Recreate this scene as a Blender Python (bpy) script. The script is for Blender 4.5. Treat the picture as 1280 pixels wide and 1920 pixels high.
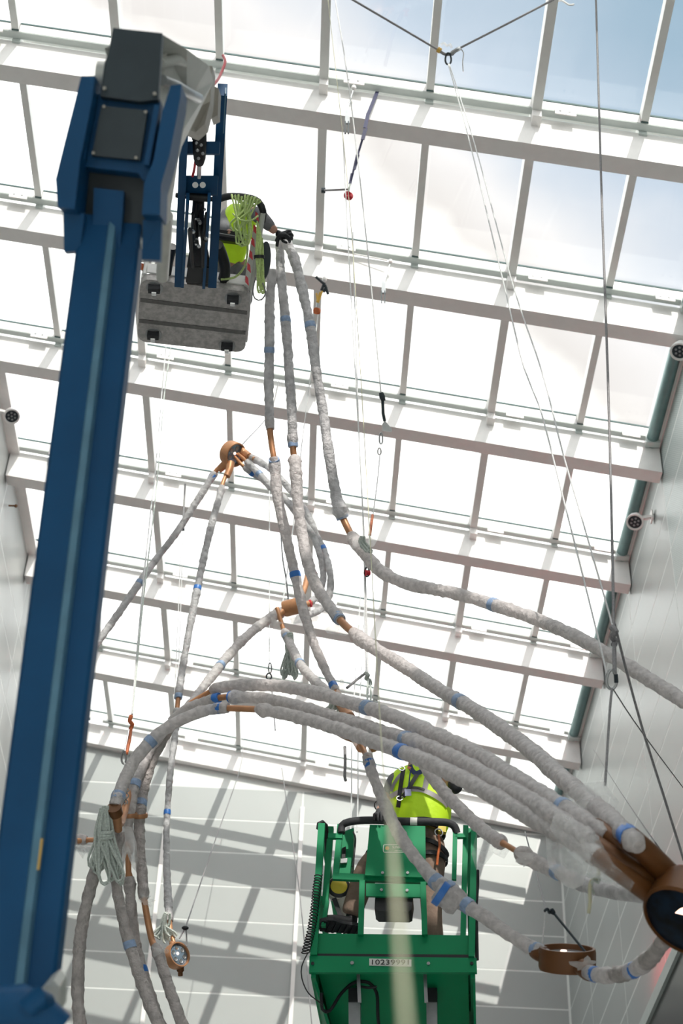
import bpy, math, random
from mathutils import Vector, Matrix, noise
random.seed(7)
V = Vector
for o in list(bpy.data.objects): bpy.data.objects.remove(o)
SC = bpy.context.scene
COL = SC.collection

# ------------------------------------------------------------------ camera
F = 3043.0                                   # focal length in pixels of a 1280x1920 frame
U_ = V((160, -3610, F)).normalized()         # world up seen from the camera (x right, y down, z forward)
Y_ = V((-135, 2560, F)); Y_ = (Y_ - U_ * Y_.dot(U_)).normalized()
X_ = Y_.cross(U_)
EYE = V((0, 0, 1.6))
CR = V((X_[0], Y_[0], U_[0])); CD = V((X_[1], Y_[1], U_[1])); CF = V((X_[2], Y_[2], U_[2]))
cam = bpy.data.cameras.new('camera'); camo = bpy.data.objects.new('camera', cam); COL.objects.link(camo)
m = Matrix.Identity(4)
for i in range(3):
    m[i][0] = CR[i]; m[i][1] = -CD[i]; m[i][2] = -CF[i]; m[i][3] = EYE[i]
camo.matrix_world = m
cam.sensor_fit = 'HORIZONTAL'; cam.sensor_width = 24; cam.lens = F / 1280 * 24
cam.clip_start = 0.05; cam.clip_end = 200
cam.dof.use_dof = True; cam.dof.focus_distance = 12.0; cam.dof.aperture_fstop = 2.8
SC.camera = camo

def at(px, py, d):
    """point at optical depth d (metres) behind photograph pixel"""
    return EYE + d * (CR * ((px - 640) / F) + CD * ((py - 960) / F) + CF)
def atY(px, py, y):
    r = CR * ((px - 640) / F) + CD * ((py - 960) / F) + CF
    return EYE + r * (y / r[1])
def atX(px, py, x):
    r = CR * ((px - 640) / F) + CD * ((py - 960) / F) + CF
    return EYE + r * (x / r[0])

# ------------------------------------------------------------------ sky, sun, exposure
w = bpy.data.worlds.new('world'); SC.world = w; w.use_nodes = True
nt = w.node_tree; nt.nodes.clear()
N = nt.nodes.new; Lk = nt.links.new
out = N('ShaderNodeOutputWorld'); bg = N('ShaderNodeBackground'); tc = N('ShaderNodeTexCoord')
no = N('ShaderNodeTexNoise'); no.inputs['Scale'].default_value = 3.2; no.inputs['Detail'].default_value = 5
no.inputs['Roughness'].default_value = .5
Lk(tc.outputs['Generated'], no.inputs['Vector'])
dp = N('ShaderNodeVectorMath'); dp.operation = 'DOT_PRODUCT'
clear_dir = (CR * .65 - CD * .76).normalized()       # a break in the cloud lies towards this side
dp.inputs[1].default_value = clear_dir
Lk(tc.outputs['Generated'], dp.inputs[0])
a0 = N('ShaderNodeMath'); a0.operation = 'SUBTRACT'; a0.inputs[1].default_value = .5
Lk(no.outputs['Fac'], a0.inputs[0])
a1 = N('ShaderNodeMath'); a1.operation = 'MULTIPLY_ADD'; a1.inputs[1].default_value = .30
Lk(a0.outputs[0], a1.inputs[0]); Lk(dp.outputs['Value'], a1.inputs[2])
mx = N('ShaderNodeValToRGB'); e = mx.color_ramp.elements
e[0].position = .105; e[0].color = (.95, .93, .92, 1)
e[1].position = .17; e[1].color = (.32, .295, .29, 1)
for pz, cz in ((.215, (.36, .34, .345)), (.275, (.22, .245, .29)), (.39, (.095, .15, .20)), (.48, (.10, .16, .22)), (.60, (.82, .81, .81)), (.8, (.9, .88, .87))):
    k_ = e.new(pz); k_.color = (*cz, 1)
Lk(a1.outputs[0], mx.inputs[0]); Lk(mx.outputs['Color'], bg.inputs['Color'])
bg.inputs['Strength'].default_value = 1.35
Lk(bg.outputs[0], out.inputs[0])

sun = bpy.data.lights.new('sun', 'SUN'); sun.energy = 1.35; sun.angle = math.radians(.4); sun.color = (1, .95, .88)
suno = bpy.data.objects.new('sun', sun); COL.objects.link(suno)
sd = V((-.21, 1, -.75)).normalized()
suno.rotation_euler = sd.to_track_quat('-Z', 'Y').to_euler(); suno.location = (3, -10, 30)

SC.view_settings.view_transform = 'Standard'; SC.view_settings.look = 'None'
SC.view_settings.gamma = 1; SC.view_settings.use_curve_mapping = False
SC.view_settings.exposure = 1.3

# ------------------------------------------------------------------ materials
def mat(name, col, rough=.5, metal=0., var=.08, scale=8., bump=0., bscale=40., emit=None, col2=None, coat=0., trans=0., spec=.5):
    m = bpy.data.materials.new(name); m.use_nodes = True
    n = m.node_tree; p = n.nodes['Principled BSDF']
    p.inputs['Roughness'].default_value = rough; p.inputs['Metallic'].default_value = metal
    p.inputs['Specular IOR Level'].default_value = spec
    if coat: p.inputs['Coat Weight'].default_value = coat; p.inputs['Coat Roughness'].default_value = .15
    t = n.nodes.new('ShaderNodeTexCoord'); z = n.nodes.new('ShaderNodeTexNoise')
    z.inputs['Scale'].default_value = scale; z.inputs['Detail'].default_value = 3
    n.links.new(t.outputs['Object'], z.inputs['Vector'])
    c = n.nodes.new('ShaderNodeMix'); c.data_type = 'RGBA'
    b = col2 or tuple(x * (1 - var * 2) for x in col)
    c.inputs['A'].default_value = (*b, 1); c.inputs['B'].default_value = (*col, 1)
    r = n.nodes.new('ShaderNodeMapRange'); r.inputs['From Min'].default_value = .35; r.inputs['From Max'].default_value = .65
    n.links.new(z.outputs['Fac'], r.inputs['Value']); n.links.new(r.outputs[0], c.inputs['Factor'])
    n.links.new(c.outputs['Result'], p.inputs['Base Color'])
    if bump:
        z2 = n.nodes.new('ShaderNodeTexNoise'); z2.inputs['Scale'].default_value = bscale; z2.inputs['Detail'].default_value = 4
        n.links.new(t.outputs['Object'], z2.inputs['Vector'])
        bp = n.nodes.new('ShaderNodeBump'); bp.inputs['Strength'].default_value = bump; bp.inputs['Distance'].default_value = .02
        n.links.new(z2.outputs['Fac'], bp.inputs['Height']); n.links.new(bp.outputs[0], p.inputs['Normal'])
    if emit:
        p.inputs['Emission Color'].default_value = (*emit[0], 1); p.inputs['Emission Strength'].default_value = emit[1]
    if trans:
        tr = n.nodes.new('ShaderNodeBsdfTranslucent'); n.links.new(c.outputs['Result'], tr.inputs['Color'])
        ms = n.nodes.new('ShaderNodeMixShader'); ms.inputs[0].default_value = trans
        o = n.nodes['Material Output']
        n.links.new(p.outputs[0], ms.inputs[1]); n.links.new(tr.outputs[0], ms.inputs[2]); n.links.new(ms.outputs[0], o.inputs['Surface'])
    return m
def film(name, col, alpha):
    m = bpy.data.materials.new(name); m.use_nodes = True
    n = m.node_tree; p = n.nodes['Principled BSDF']; o = n.nodes['Material Output']
    p.inputs['Base Color'].default_value = (*col, 1); p.inputs['Roughness'].default_value = .25
    z = n.nodes.new('ShaderNodeTexNoise'); z.inputs['Scale'].default_value = 9; z.inputs['Detail'].default_value = 4
    t = n.nodes.new('ShaderNodeTexCoord'); n.links.new(t.outputs['Object'], z.inputs['Vector'])
    bp = n.nodes.new('ShaderNodeBump'); bp.inputs['Strength'].default_value = .5; bp.inputs['Distance'].default_value = .03
    n.links.new(z.outputs['Fac'], bp.inputs['Height']); n.links.new(bp.outputs[0], p.inputs['Normal'])
    tl = n.nodes.new('ShaderNodeBsdfTranslucent'); tl.inputs[0].default_value = (*col, 1)
    m1 = n.nodes.new('ShaderNodeMixShader'); m1.inputs[0].default_value = .5
    n.links.new(p.outputs[0], m1.inputs[1]); n.links.new(tl.outputs[0], m1.inputs[2])
    tr = n.nodes.new('ShaderNodeBsdfTransparent'); m2 = n.nodes.new('ShaderNodeMixShader')
    r = n.nodes.new('ShaderNodeMapRange'); r.inputs['To Min'].default_value = alpha - .2; r.inputs['To Max'].default_value = alpha + .2
    r.inputs['From Min'].default_value = .3; r.inputs['From Max'].default_value = .7
    n.links.new(z.outputs['Fac'], r.inputs['Value']); n.links.new(r.outputs[0], m2.inputs[0])
    n.links.new(tr.outputs[0], m2.inputs[1]); n.links.new(m1.outputs[0], m2.inputs[2]); n.links.new(m2.outputs[0], o.inputs['Surface'])
    return m
def glass(name, tint, refl=.05, dirt=0.):
    m = bpy.data.materials.new(name); m.use_nodes = True
    n = m.node_tree; n.nodes.remove(n.nodes['Principled BSDF']); o = n.nodes['Material Output']
    tr = n.nodes.new('ShaderNodeBsdfTransparent'); tr.inputs[0].default_value = (*tint, 1)
    g = n.nodes.new('ShaderNodeBsdfGlossy'); g.inputs['Roughness'].default_value = .03
    ms = n.nodes.new('ShaderNodeMixShader'); ms.inputs[0].default_value = refl
    n.links.new(tr.outputs[0], ms.inputs[1]); n.links.new(g.outputs[0], ms.inputs[2])
    last = ms
    if dirt:      # specks of dirt lying on the panes
        t = n.nodes.new('ShaderNodeTexCoord'); z = n.nodes.new('ShaderNodeTexNoise'); z.inputs['Scale'].default_value = 14; z.inputs['Detail'].default_value = 6
        z.inputs['Roughness'].default_value = .75
        n.links.new(t.outputs['Object'], z.inputs['Vector'])
        r = n.nodes.new('ShaderNodeMapRange'); r.inputs['From Min'].default_value = .70; r.inputs['From Max'].default_value = .76; r.inputs['To Max'].default_value = dirt
        n.links.new(z.outputs['Fac'], r.inputs['Value'])
        d = n.nodes.new('ShaderNodeBsdfDiffuse'); d.inputs[0].default_value = (.25, .22, .2, 1)
        m2 = n.nodes.new('ShaderNodeMixShader'); n.links.new(r.outputs[0], m2.inputs[0])
        n.links.new(ms.outputs[0], m2.inputs[1]); n.links.new(d.outputs[0], m2.inputs[2]); last = m2
    n.links.new(last.outputs[0], o.inputs['Surface'])
    return m

M = {}
M['white_steel'] = mat('white_steel', (.88, .85, .835), .45, var=.02)
M['sage_steel'] = mat('sage_steel', (.58, .63, .61), .4, var=.03)
M['light_steel'] = mat('light_steel', (.74, .74, .72), .45, var=.02)
M['gutter'] = mat('gutter', (.16, .27, .27), .35, .3, var=.06)
M['gasket'] = mat('gasket', (.05, .10, .10), .6)
M['panel'] = mat('panel', (.40, .42, .415), .36, var=.02, scale=.8)
M['panel_back'] = mat('panel_back', (.40, .42, .415), .5, var=.02, scale=.8)
M['joint'] = mat('joint', (.74, .76, .745), .5, var=.01)
M['plaster'] = mat('plaster', (.78, .77, .76), .7, var=.02)
M['floor'] = mat('floor', (.72, .70, .68), .35, var=.06, scale=1.5)
M['glass'] = glass('roof_glass', (.95, .97, .96), .04, .55)
M['tinted_glass'] = glass('tinted_glass', (.85, .88, .86), .05)
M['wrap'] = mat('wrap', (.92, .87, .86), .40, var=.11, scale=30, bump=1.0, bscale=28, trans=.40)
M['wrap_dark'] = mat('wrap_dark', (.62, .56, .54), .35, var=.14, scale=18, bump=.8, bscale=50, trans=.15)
M['wrap_grey'] = mat('wrap_grey', (.86, .84, .85), .28, var=.16, scale=16, bump=.9, bscale=40, trans=.36)
M['tape'] = mat('tape', (.05, .22, .68), .35, var=.08)
M['tape_pale'] = mat('tape_pale', (.34, .46, .68), .4, var=.15, scale=30)
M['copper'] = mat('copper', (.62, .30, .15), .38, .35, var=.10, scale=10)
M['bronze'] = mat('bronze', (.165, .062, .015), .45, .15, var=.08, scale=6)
M['film'] = film('plastic_film', (.93, .92, .91), .48)
M['film_thin'] = film('plastic_film_thin', (.95, .95, .94), .26)
M['blue'] = mat('blue_paint', (.004, .072, .19), .5, var=.08, scale=3, spec=.25)
M['blue_highlight'] = mat('blue_highlight', (.11, .25, .36), .35, .0, var=.10)  # blue lightened so the chamfer carries a painted sky highlight
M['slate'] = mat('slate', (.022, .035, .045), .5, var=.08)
M['black'] = mat('black', (.012, .013, .016), .5, var=.15, scale=20)
M['rubber'] = mat('rubber', (.035, .037, .042), .7, var=.12, scale=20, bump=.2)
M['arm_grey'] = mat('arm_grey', (.62, .62, .58), .4, .15, var=.06)
M['arm_beige'] = mat('arm_beige', (.42, .39, .34), .5, var=.08)
M['chrome'] = mat('chrome', (.75, .76, .78), .2, .9, var=.05)
M['alu'] = mat('aluminium', (.56, .53, .52), .5, .25, var=.16, scale=30, bump=.15, bscale=80)
M['alu_dark'] = mat('aluminium_dark', (.18, .17, .17), .5, .3, var=.1, scale=30)
M['steel'] = mat('steel', (.42, .43, .44), .35, .7, var=.1)
M['basket_white'] = mat('basket_white', (.78, .77, .76), .5, var=.04)
M['red'] = mat('red', (.72, .03, .05), .4)
M['lime'] = mat('lime_rope', (.62, .78, .30), .6, var=.12, scale=60, bump=.3, bscale=200)
M['sage_rope'] = mat('sage_rope', (.74, .80, .74), .7, var=.14, scale=90, bump=.4, bscale=250)
M['white_rope'] = mat('white_rope', (.74, .74, .74), .6, var=.1, scale=90)
M['grey_rope'] = mat('grey_rope', (.30, .29, .30), .6, var=.15, scale=90)
M['navy'] = mat('navy_webbing', (.035, .035, .10), .6, var=.15, scale=60)
M['orange'] = mat('orange', (.70, .18, .06), .5, var=.15, scale=40)
M['cream_rope'] = mat('cream_rope', (.66, .64, .46), .7, var=.1)
M['green'] = mat('green_paint', (.0, .27, .105), .5, var=.05, scale=3, spec=.3)
M['green_worn'] = mat('green_worn', (.0, .25, .09), .4, scale=26, col2=(.0, .22, .08))
M['plate'] = mat('plate_white', (.78, .78, .74), .5, var=.03)
M['ink'] = mat('ink', (.02, .02, .02), .6)
M['white_ink'] = mat('white_ink', (.80, .84, .78), .5)
M['orange_ink'] = mat('orange_ink', (.75, .45, .08), .5)
M['vest'] = mat('vest', (.55, .82, .02), .6, var=.06, scale=8, bump=.35, bscale=14, emit=((.5, .85, .02), .06))  # vest cloth also given a faint glow of its own
M['reflective'] = mat('reflective_band', (.27, .25, .25), .4, var=.05)
M['shirt'] = mat('shirt', (.20, .20, .215), .85, var=.1, scale=20, bump=.3, bscale=25)
M['trousers'] = mat('trousers', (.30, .21, .16), .85, var=.14, scale=12, bump=.6, bscale=16)
M['skin'] = mat('skin', (.55, .30, .22), .5, var=.06, scale=20)
M['hair'] = mat('hair', (.05, .035, .025), .6)
M['helmet'] = mat('helmet', (.75, .75, .73), .3, var=.02)
M['denim'] = mat('collar_blue', (.03, .05, .14), .8)
M['yellow'] = mat('yellow', (.70, .55, .04), .5)
M['badge'] = mat('badge', (.55, .58, .85), .4)
M['lamp_warm'] = mat('lamp_warm', (1, .7, .5), .4, emit=((1, .62, .48), 1.6))
M['lens'] = mat('lens', (.30, .40, .50), .08, .4, var=.2, scale=14)
M['lens_pale'] = mat('lens_pale', (.60, .66, .72), .1, .2, var=.1, scale=14)
M['lens_dark'] = mat('lens_dark', (.003, .003, .005), .45, .0, col2=(.006, .016, .032), scale=14, spec=.12)
M['red_light'] = mat('red_light', (.9, .1, .1), .5, emit=((1, .06, .08), 30))
M['screen'] = mat('screen', (.01, .01, .012), .2)
M['beige_tool'] = mat('beige_tool', (.55, .52, .45), .5)

# perforated upper wall panels: fine holes in relief and colour
def perforated():
    m = mat('panel_perforated', (.50, .56, .55), .4, var=.02, scale=.8)
    n = m.node_tree; p = n.nodes['Principled BSDF']; t = n.nodes.new('ShaderNodeTexCoord')
    mp = n.nodes.new('ShaderNodeMapping'); mp.inputs['Scale'].default_value = (1, 28, 28)
    v = n.nodes.new('ShaderNodeTexVoronoi'); v.voronoi_dimensions = '3D'; v.inputs['Randomness'].default_value = 0; v.inputs['Scale'].default_value = 1
    n.links.new(t.outputs['Object'], mp.inputs[0]); n.links.new(mp.outputs[0], v.inputs['Vector'])
    g = n.nodes.new('ShaderNodeMath'); g.operation = 'GREATER_THAN'; g.inputs[1].default_value = .33
    n.links.new(v.outputs['Distance'], g.inputs[0])
    x = n.nodes.new('ShaderNodeMix'); x.data_type = 'RGBA'; x.inputs['A'].default_value = (.20, .25, .25, 1); x.inputs['B'].default_value = (.52, .58, .57, 1)
    n.links.new(g.outputs[0], x.inputs['Factor']); n.links.new(x.outputs['Result'], p.inputs['Base Color'])
    return m
M['perforated'] = perforated()

# ------------------------------------------------------------------ mesh helpers
class MB:
    def __init__(s): s.v = []; s.f = []; s.smooth = False
    def add(s, vs, fs):
        o = len(s.v); s.v += [V(a) for a in vs]; s.f += [tuple(i + o for i in f) for f in fs]; return s
    def box(s, c, size, R=None):
        c = V(c); h = V(size) / 2; vs = []
        for sx in (-1, 1):
            for sy in (-1, 1):
                for sz in (-1, 1):
                    p = V((sx * h[0], sy * h[1], sz * h[2]))
                    vs.append(c + (R @ p if R else p))
        return s.add(vs, [(0, 1, 3, 2), (4, 6, 7, 5), (0, 4, 5, 1), (2, 3, 7, 6), (0, 2, 6, 4), (1, 5, 7, 3)])
    def bar(s, a, b, w, h, side=None):
        """rectangular bar from a to b, w along side, h across"""
        a = V(a); b = V(b); d = (b - a).normalized()
        side = V(side) if side is not None else (V((1, 0, 0)) if abs(d.x) < .8 else V((0, 1, 0)))
        side = (side - d * side.dot(d)).normalized(); up = d.cross(side)
        vs = []
        for p in (a, b):
            for q in ((-1, -1), (1, -1), (1, 1), (-1, 1)):
                vs.append(p + side * q[0] * w / 2 + up * q[1] * h / 2)
        return s.add(vs, [(3, 2, 1, 0), (4, 5, 6, 7), (0, 1, 5, 4), (1, 2, 6, 5), (2, 3, 7, 6), (3, 0, 4, 7)])
    def prism(s, pts, off):
        pts = [V(p) for p in pts]; off = V(off); n = len(pts)
        return s.add(pts + [p + off for p in pts],
                     [tuple(range(n))[::-1], tuple(range(n, 2 * n))] + [(i, (i + 1) % n, n + (i + 1) % n, n + i) for i in range(n)])
    def tube(s, pts, rad, n=8, cap=True, bump=None):
        pts = [V(p) for p in pts]; k = len(pts)
        if not hasattr(rad, '__len__'): rad = [rad] * k
        t = [(pts[min(i + 1, k - 1)] - pts[max(i - 1, 0)]).normalized() for i in range(k)]
        a = V((0, 0, 1)) if abs(t[0].z) < .9 else V((1, 0, 0))
        u = (a - t[0] * a.dot(t[0])).normalized(); vs = []
        for i in range(k):
            u = (u - t[i] * u.dot(t[i])).normalized(); w_ = t[i].cross(u)
            for j in range(n):
                an = 2 * math.pi * j / n; r = rad[i] * (bump(i, an) if bump else 1)
                vs.append(pts[i] + (u * math.cos(an) + w_ * math.sin(an)) * r)
        fs = [(i * n + j, i * n + (j + 1) % n, (i + 1) * n + (j + 1) % n, (i + 1) * n + j) for i in range(k - 1) for j in range(n)]
        if cap: fs += [tuple(range(n))[::-1], tuple(range((k - 1) * n, k * n))]
        s.smooth = True
        return s.add(vs, fs)
    def lathe(s, c, axis, prof, n=24, side=None, close=False):
        """prof: (radius, height) pairs around axis"""
        c = V(c); ax = V(axis).normalized(); a = V(side) if side is not None else (V((0, 0, 1)) if abs(ax.z) < .9 else V((1, 0, 0)))
        u = (a - ax * a.dot(ax)).normalized(); w_ = ax.cross(u); vs = []; k = len(prof)
        for r, h in prof:
            for j in range(n):
                an = 2 * math.pi * j / n
                vs.append(c + ax * h + (u * math.cos(an) + w_ * math.sin(an)) * max(r, 1e-5))
        m_ = k if close else k - 1
        fs = [(i * n + j, i * n + (j + 1) % n, ((i + 1) % k) * n + (j + 1) % n, ((i + 1) % k) * n + j) for i in range(m_) for j in range(n)]
        s.smooth = True
        return s.add(vs, fs)
    def ball(s, c, r, n=12):
        if not hasattr(r, '__len__'): r = (r, r, r)
        vs = []; fs = []; h = n // 2 + 1
        for i in range(h):
            th = math.pi * i / (h - 1)
            for j in range(n):
                an = 2 * math.pi * j / n
                vs.append(V(c) + V((r[0] * math.sin(th) * math.cos(an), r[1] * math.sin(th) * math.sin(an), r[2] * math.cos(th))))
        fs = [(i * n + j, (i + 1) * n + j, (i + 1) * n + (j + 1) % n, i * n + (j + 1) % n) for i in range(h - 1) for j in range(n)]
        s.smooth = True
        return s.add(vs, fs)

def mesh_of(name, mb, m, inv=None, smooth=None):
    me = bpy.data.meshes.new(name)
    me.from_pydata([tuple(inv @ v) if inv else tuple(v) for v in mb.v], [], mb.f); me.update()
    if m: me.materials.append(m)
    if (mb.smooth if smooth is None else smooth):
        me.polygons.foreach_set('use_smooth', [True] * len(me.polygons))
        try: me.set_sharp_from_angle(angle=math.radians(42))
        except Exception: pass
    return me

ROOTM = {}
def thing(name, label, cat, loc=(0, 0, 0), rz=0, group=None):
    o = bpy.data.objects.new(name, None); COL.objects.link(o); o.empty_display_size = .1
    o.location = loc; o.rotation_euler = (0, 0, rz)
    o['label'] = label; o['category'] = cat
    if group: o['group'] = group
    ROOTM[o.name] = Matrix.Translation(V(loc)) @ Matrix.Rotation(rz, 4, 'Z')
    return o
def part(name, mb, m, parent, local=False, label=None, smooth=None):
    """mesh child; vertices are world points (or root-local when local)"""
    r = parent
    while r.parent: r = r.parent
    inv = None if local else ROOTM[r.name].inverted()
    me = mesh_of(name, mb, M[m] if isinstance(m, str) else m, inv, smooth)
    o = bpy.data.objects.new(name, me); COL.objects.link(o); o.parent = parent
    if label: o['label'] = label
    return o
def single(name, mb, m, label, cat, group=None, loc=None, smooth=None):
    loc = V(loc) if loc is not None else mb.v[0].copy()
    me = mesh_of(name, mb, M[m], Matrix.Translation(-loc), smooth)
    o = bpy.data.objects.new(name, me); COL.objects.link(o); o.location = loc
    o['label'] = label; o['category'] = cat
    if group: o['group'] = group
    return o
def structure(name, mb=None, m=None, loc=(0, 0, 0)):
    if mb is None: o = bpy.data.objects.new(name, None); o.empty_display_size = .1
    else: o = bpy.data.objects.new(name, mesh_of(name, mb, M[m]))
    COL.objects.link(o); o.location = loc; o['kind'] = 'structure'
    ROOTM[o.name] = Matrix.Translation(V(loc)); return o
def spline(P, step=.04):
    """Catmull-Rom through 3-D points; returns points and the fractional index of each"""
    P = [V(p) for p in P]; Q = [P[0] * 2 - P[1]] + P + [P[-1] * 2 - P[-2]]
    out = []; idx = []
    for i in range(len(P) - 1):
        a, b, c, d = Q[i:i + 4]; n = max(2, int((c - b).length / step))
        for k in range(n):
            t = k / n
            out.append(.5 * ((2 * b) + (c - a) * t + (2 * a - 5 * b + 4 * c - d) * t * t + (3 * b - a - 3 * c + d) * t ** 3)); idx.append(i + t)
    out.append(P[-1]); idx.append(len(P) - 1)
    return out, idx

# ------------------------------------------------------------------ the hall
XR, XL, YB, YF = 4.22, -4.85, 25.4, -5.0
ZP = lambda x: 16.877 - .1643 * x            # underside of the glazing bars
ROLL = math.atan(.1643)
TR = Matrix.Rotation(ROLL, 3, 'Y')           # falls towards +X
floor = structure('floor', MB().box((0, 10, -.1), (10.2, 32, .2)), 'floor')
MULL = [-3.88, -2.70, -1.53, -.35, .83, 2.0, 3.17]
HEAVY = (-2.70, -.35, 2.0)
TY = [10.76 + 2.4 * k for k in range(-6, 7)]

def panel_wall(name, plane, at_, depth_sign, along0, along1, cols, rows_top, rows_bottom, mt, perf=None):
    pass
zrows = [16.44 - .64 * k for k in range(0, 15)]
def side_wall(name, x, sgn, ztop):
    mb = MB().box((x + sgn * .12, (YB + YF) / 2, ztop / 2), (.2, YB - YF + .4, ztop)); o = structure(name, mb, 'joint')
    # lower cladding below the jointed panels
    part('lower_cladding', MB().box((x + sgn * .025, (YB + YF) / 2, zrows[-1] / 2 - .01), (.02, YB - YF, zrows[-1] - .02)), 'panel_back', o)
    part('front_cladding', MB().box((x + sgn * .025, (8.12 + YF) / 2 - .01, (zrows[-1] + ztop) / 2), (.02, 8.12 - YF - .02, ztop - zrows[-1])), 'panel_back', o)
    ys = [8.12 + 2.55 * k for k in range(0, 7)] + [YB]
    rows = [ztop] + [z for z in zrows if z < ztop - .1]
    cache = {}
    for i in range(len(ys) - 1):
        if ys[i + 1] - ys[i] < .05: continue
        for j in range(len(rows) - 1):
            cy = (ys[i] + ys[i + 1]) / 2; cz = (rows[j] + rows[j + 1]) / 2
            sy = ys[i + 1] - ys[i] - .036; sz = rows[j] - rows[j + 1] - .036
            perf = (cy < 17.0 and cz > 13.8 and sgn > 0)
            k = (round(sy, 3), round(sz, 3), perf)
            if k not in cache:
                cache[k] = mesh_of('panel', MB().box((0, 0, 0), (.016, sy, sz)), M['perforated' if perf else 'panel'])
            p = bpy.data.objects.new('panel', cache[k]); COL.objects.link(p); p.parent = o
            p.location = (x + sgn * .027, cy, cz)
    return o
wr = side_wall('wall_right', XR, 1, 16.16)
wl = side_wall('wall_left', XL, -1, 17.62)
mb = MB().box((-.3, YB + .12, 8.8), (9.6, .2, 17.7)); wb = structure('wall_back', mb, 'joint')
part('lower_cladding', MB().box((-.3, YB + .025, zrows[-1] / 2), (9.07, .02, zrows[-1])), 'panel_back', wb)
xs = [XL, -2.70, -.32, 2.0, XR]; cache = {}
for i in range(4):
    for j in range(len(zrows) - 1):
        z1, z0 = zrows[j], zrows[j + 1]
        sx = xs[i + 1] - xs[i] - .03; sz = z1 - z0 - .028; k = (round(sx, 3), round(sz, 3))
        if k not in cache: cache[k] = mesh_of('panel', MB().box((0, 0, 0), (sx, .016, sz)), M['panel'])
        p = bpy.data.objects.new('panel', cache[k]); COL.objects.link(p); p.parent = wb
        p.location = ((xs[i] + xs[i + 1]) / 2, YB + .0255, (z0 + z1) / 2)
    # top sloping panel under the fascia
    xa, xb = xs[i] + .015, xs[i + 1] - .015; z1 = zrows[0] + .0
    if ZP(xb) - .45 > z1 + .05:
        part('panel', MB().prism([(xa, YB + .0175, z1 + .014), (xb, YB + .0175, z1 + .014), (xb, YB + .0175, ZP(xb) - .43), (xa, YB + .0175, ZP(xa) - .43)], (0, .016, 0)), 'panel', wb)
for x in (-2.70, -.32):
    part('batten', MB().box((x, YB - .015, 8.05), (.07, .035, 16.1 - .1643 * 0)), 'white_steel', wb)
# unseen glazed front, added behind the viewer as soft fill light
wf = structure('fill_window_1')
structure('wall_front', MB().box((-.3, YF - .1, 12.8), (9.6, .2, 9.6)), 'plaster')
for x in [XL + .05 + i * (XR - XL - .1) / 6 for i in range(7)]:
    part('fill_window_frame', MB().box((x, YF, 4.0), (.08, .14, 8.0)), 'light_steel', wf)
for z in (.08, 2.6, 5.3, 8.0):
    part('fill_window_frame', MB().box(((XL + XR) / 2, YF, z), (XR - XL, .12, .08)), 'light_steel', wf)
part('fill_window_pane', MB().box(((XL + XR) / 2, YF, 4.0), (XR - XL, .012, 8.0)), 'tinted_glass', wf)

# roof: glass panes, mullions, transoms, beams
ceil = structure('ceiling')
def rbox(name, x0, x1, y0, y1, dz0, dz1, m):
    """box parallel to the roof slope; dz measured from the bar underside plane"""
    vs = []
    for x in (x0, x1):
        for y in (y0, y1):
            for d in (dz0, dz1): vs.append(V((x, y, ZP(x) + d)))
    mb = MB(); mb.add(vs, [(0, 1, 3, 2), (4, 6, 7, 5), (0, 4, 5, 1), (2, 3, 7, 6), (0, 2, 6, 4), (1, 5, 7, 3)])
    return part(name, mb, m, ceil)
for k, y in enumerate(TY):
    rbox('transom', XL, XR - .12, y - .045, y + .045, 0, .15, 'sage_steel')
    rbox('transom_cover', XL, XR - .12, y - .049, y - .0455, .012, .145, 'white_steel')
    rbox('gasket', XL, XR - .12, y - .056, y + .052, .151, .176, 'gasket')
    rbox('shadow_rail', XL, XR - .12, y + .16, y + .24, .23, .36, 'white_steel')  # unseen rail added above the glass to cast shadow strips
    if k == len(TY) - 1:
        rbox('roof_beam', XL, XR, y + .11, YB, -.42, -.005, 'white_steel')
    else:
        b = rbox('roof_beam', XL, XR, y + .075, y + .295, -.485, -.005, 'white_steel')
    # splice plates on the transom just beside each heavy mullion, and small stand-off brackets
    if y > 5:
        for x in (-4.25, -2.50, -.13, 1.15 + 1.05, 3.72):
            rbox('splice_plate', x, x + .23, y - .064, y - .05, -.06, .06, 'white_steel')
            for q in (.06, .16):
                mb = MB().lathe((x + q, y - .066, ZP(x + q) + .0), (0, -1, 0), [(.014, 0), (.014, .008), (0, .008)], 8); part('bolt', mb, 'steel', ceil)
        for x in (-3.88, -1.53, .83, 3.17):
            rbox('stand_off', x - .045, x + .045, y + .046, y + .0745, -.05, .05, 'sage_steel')
for x in MULL:
    hv = x in HEAVY
    w_ = .05 if hv else .042
    y0, y1 = TY[0] - .6, TY[-1]
    for a, b in zip([TY[0] - 1.2] + TY, TY):
        if hv:
            rbox('mullion', x - w_, x + w_, a + .046, b - .052, -.06, .15, 'light_steel')
            rbox('mullion_foot', x - w_, x + w_, b - .064, b + .0745, -.16, -.061, 'white_steel')
        else:
            rbox('mullion', x - w_, x + w_, a + .046, b - .066, .0, .15, 'light_steel')
            rbox('mullion_cap', x - w_, x + w_, b - .080, b - .0665, -.012, .13, 'gasket')
pane_x = [XL + .02] + MULL + [XR - .16]
pc = {}
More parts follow.
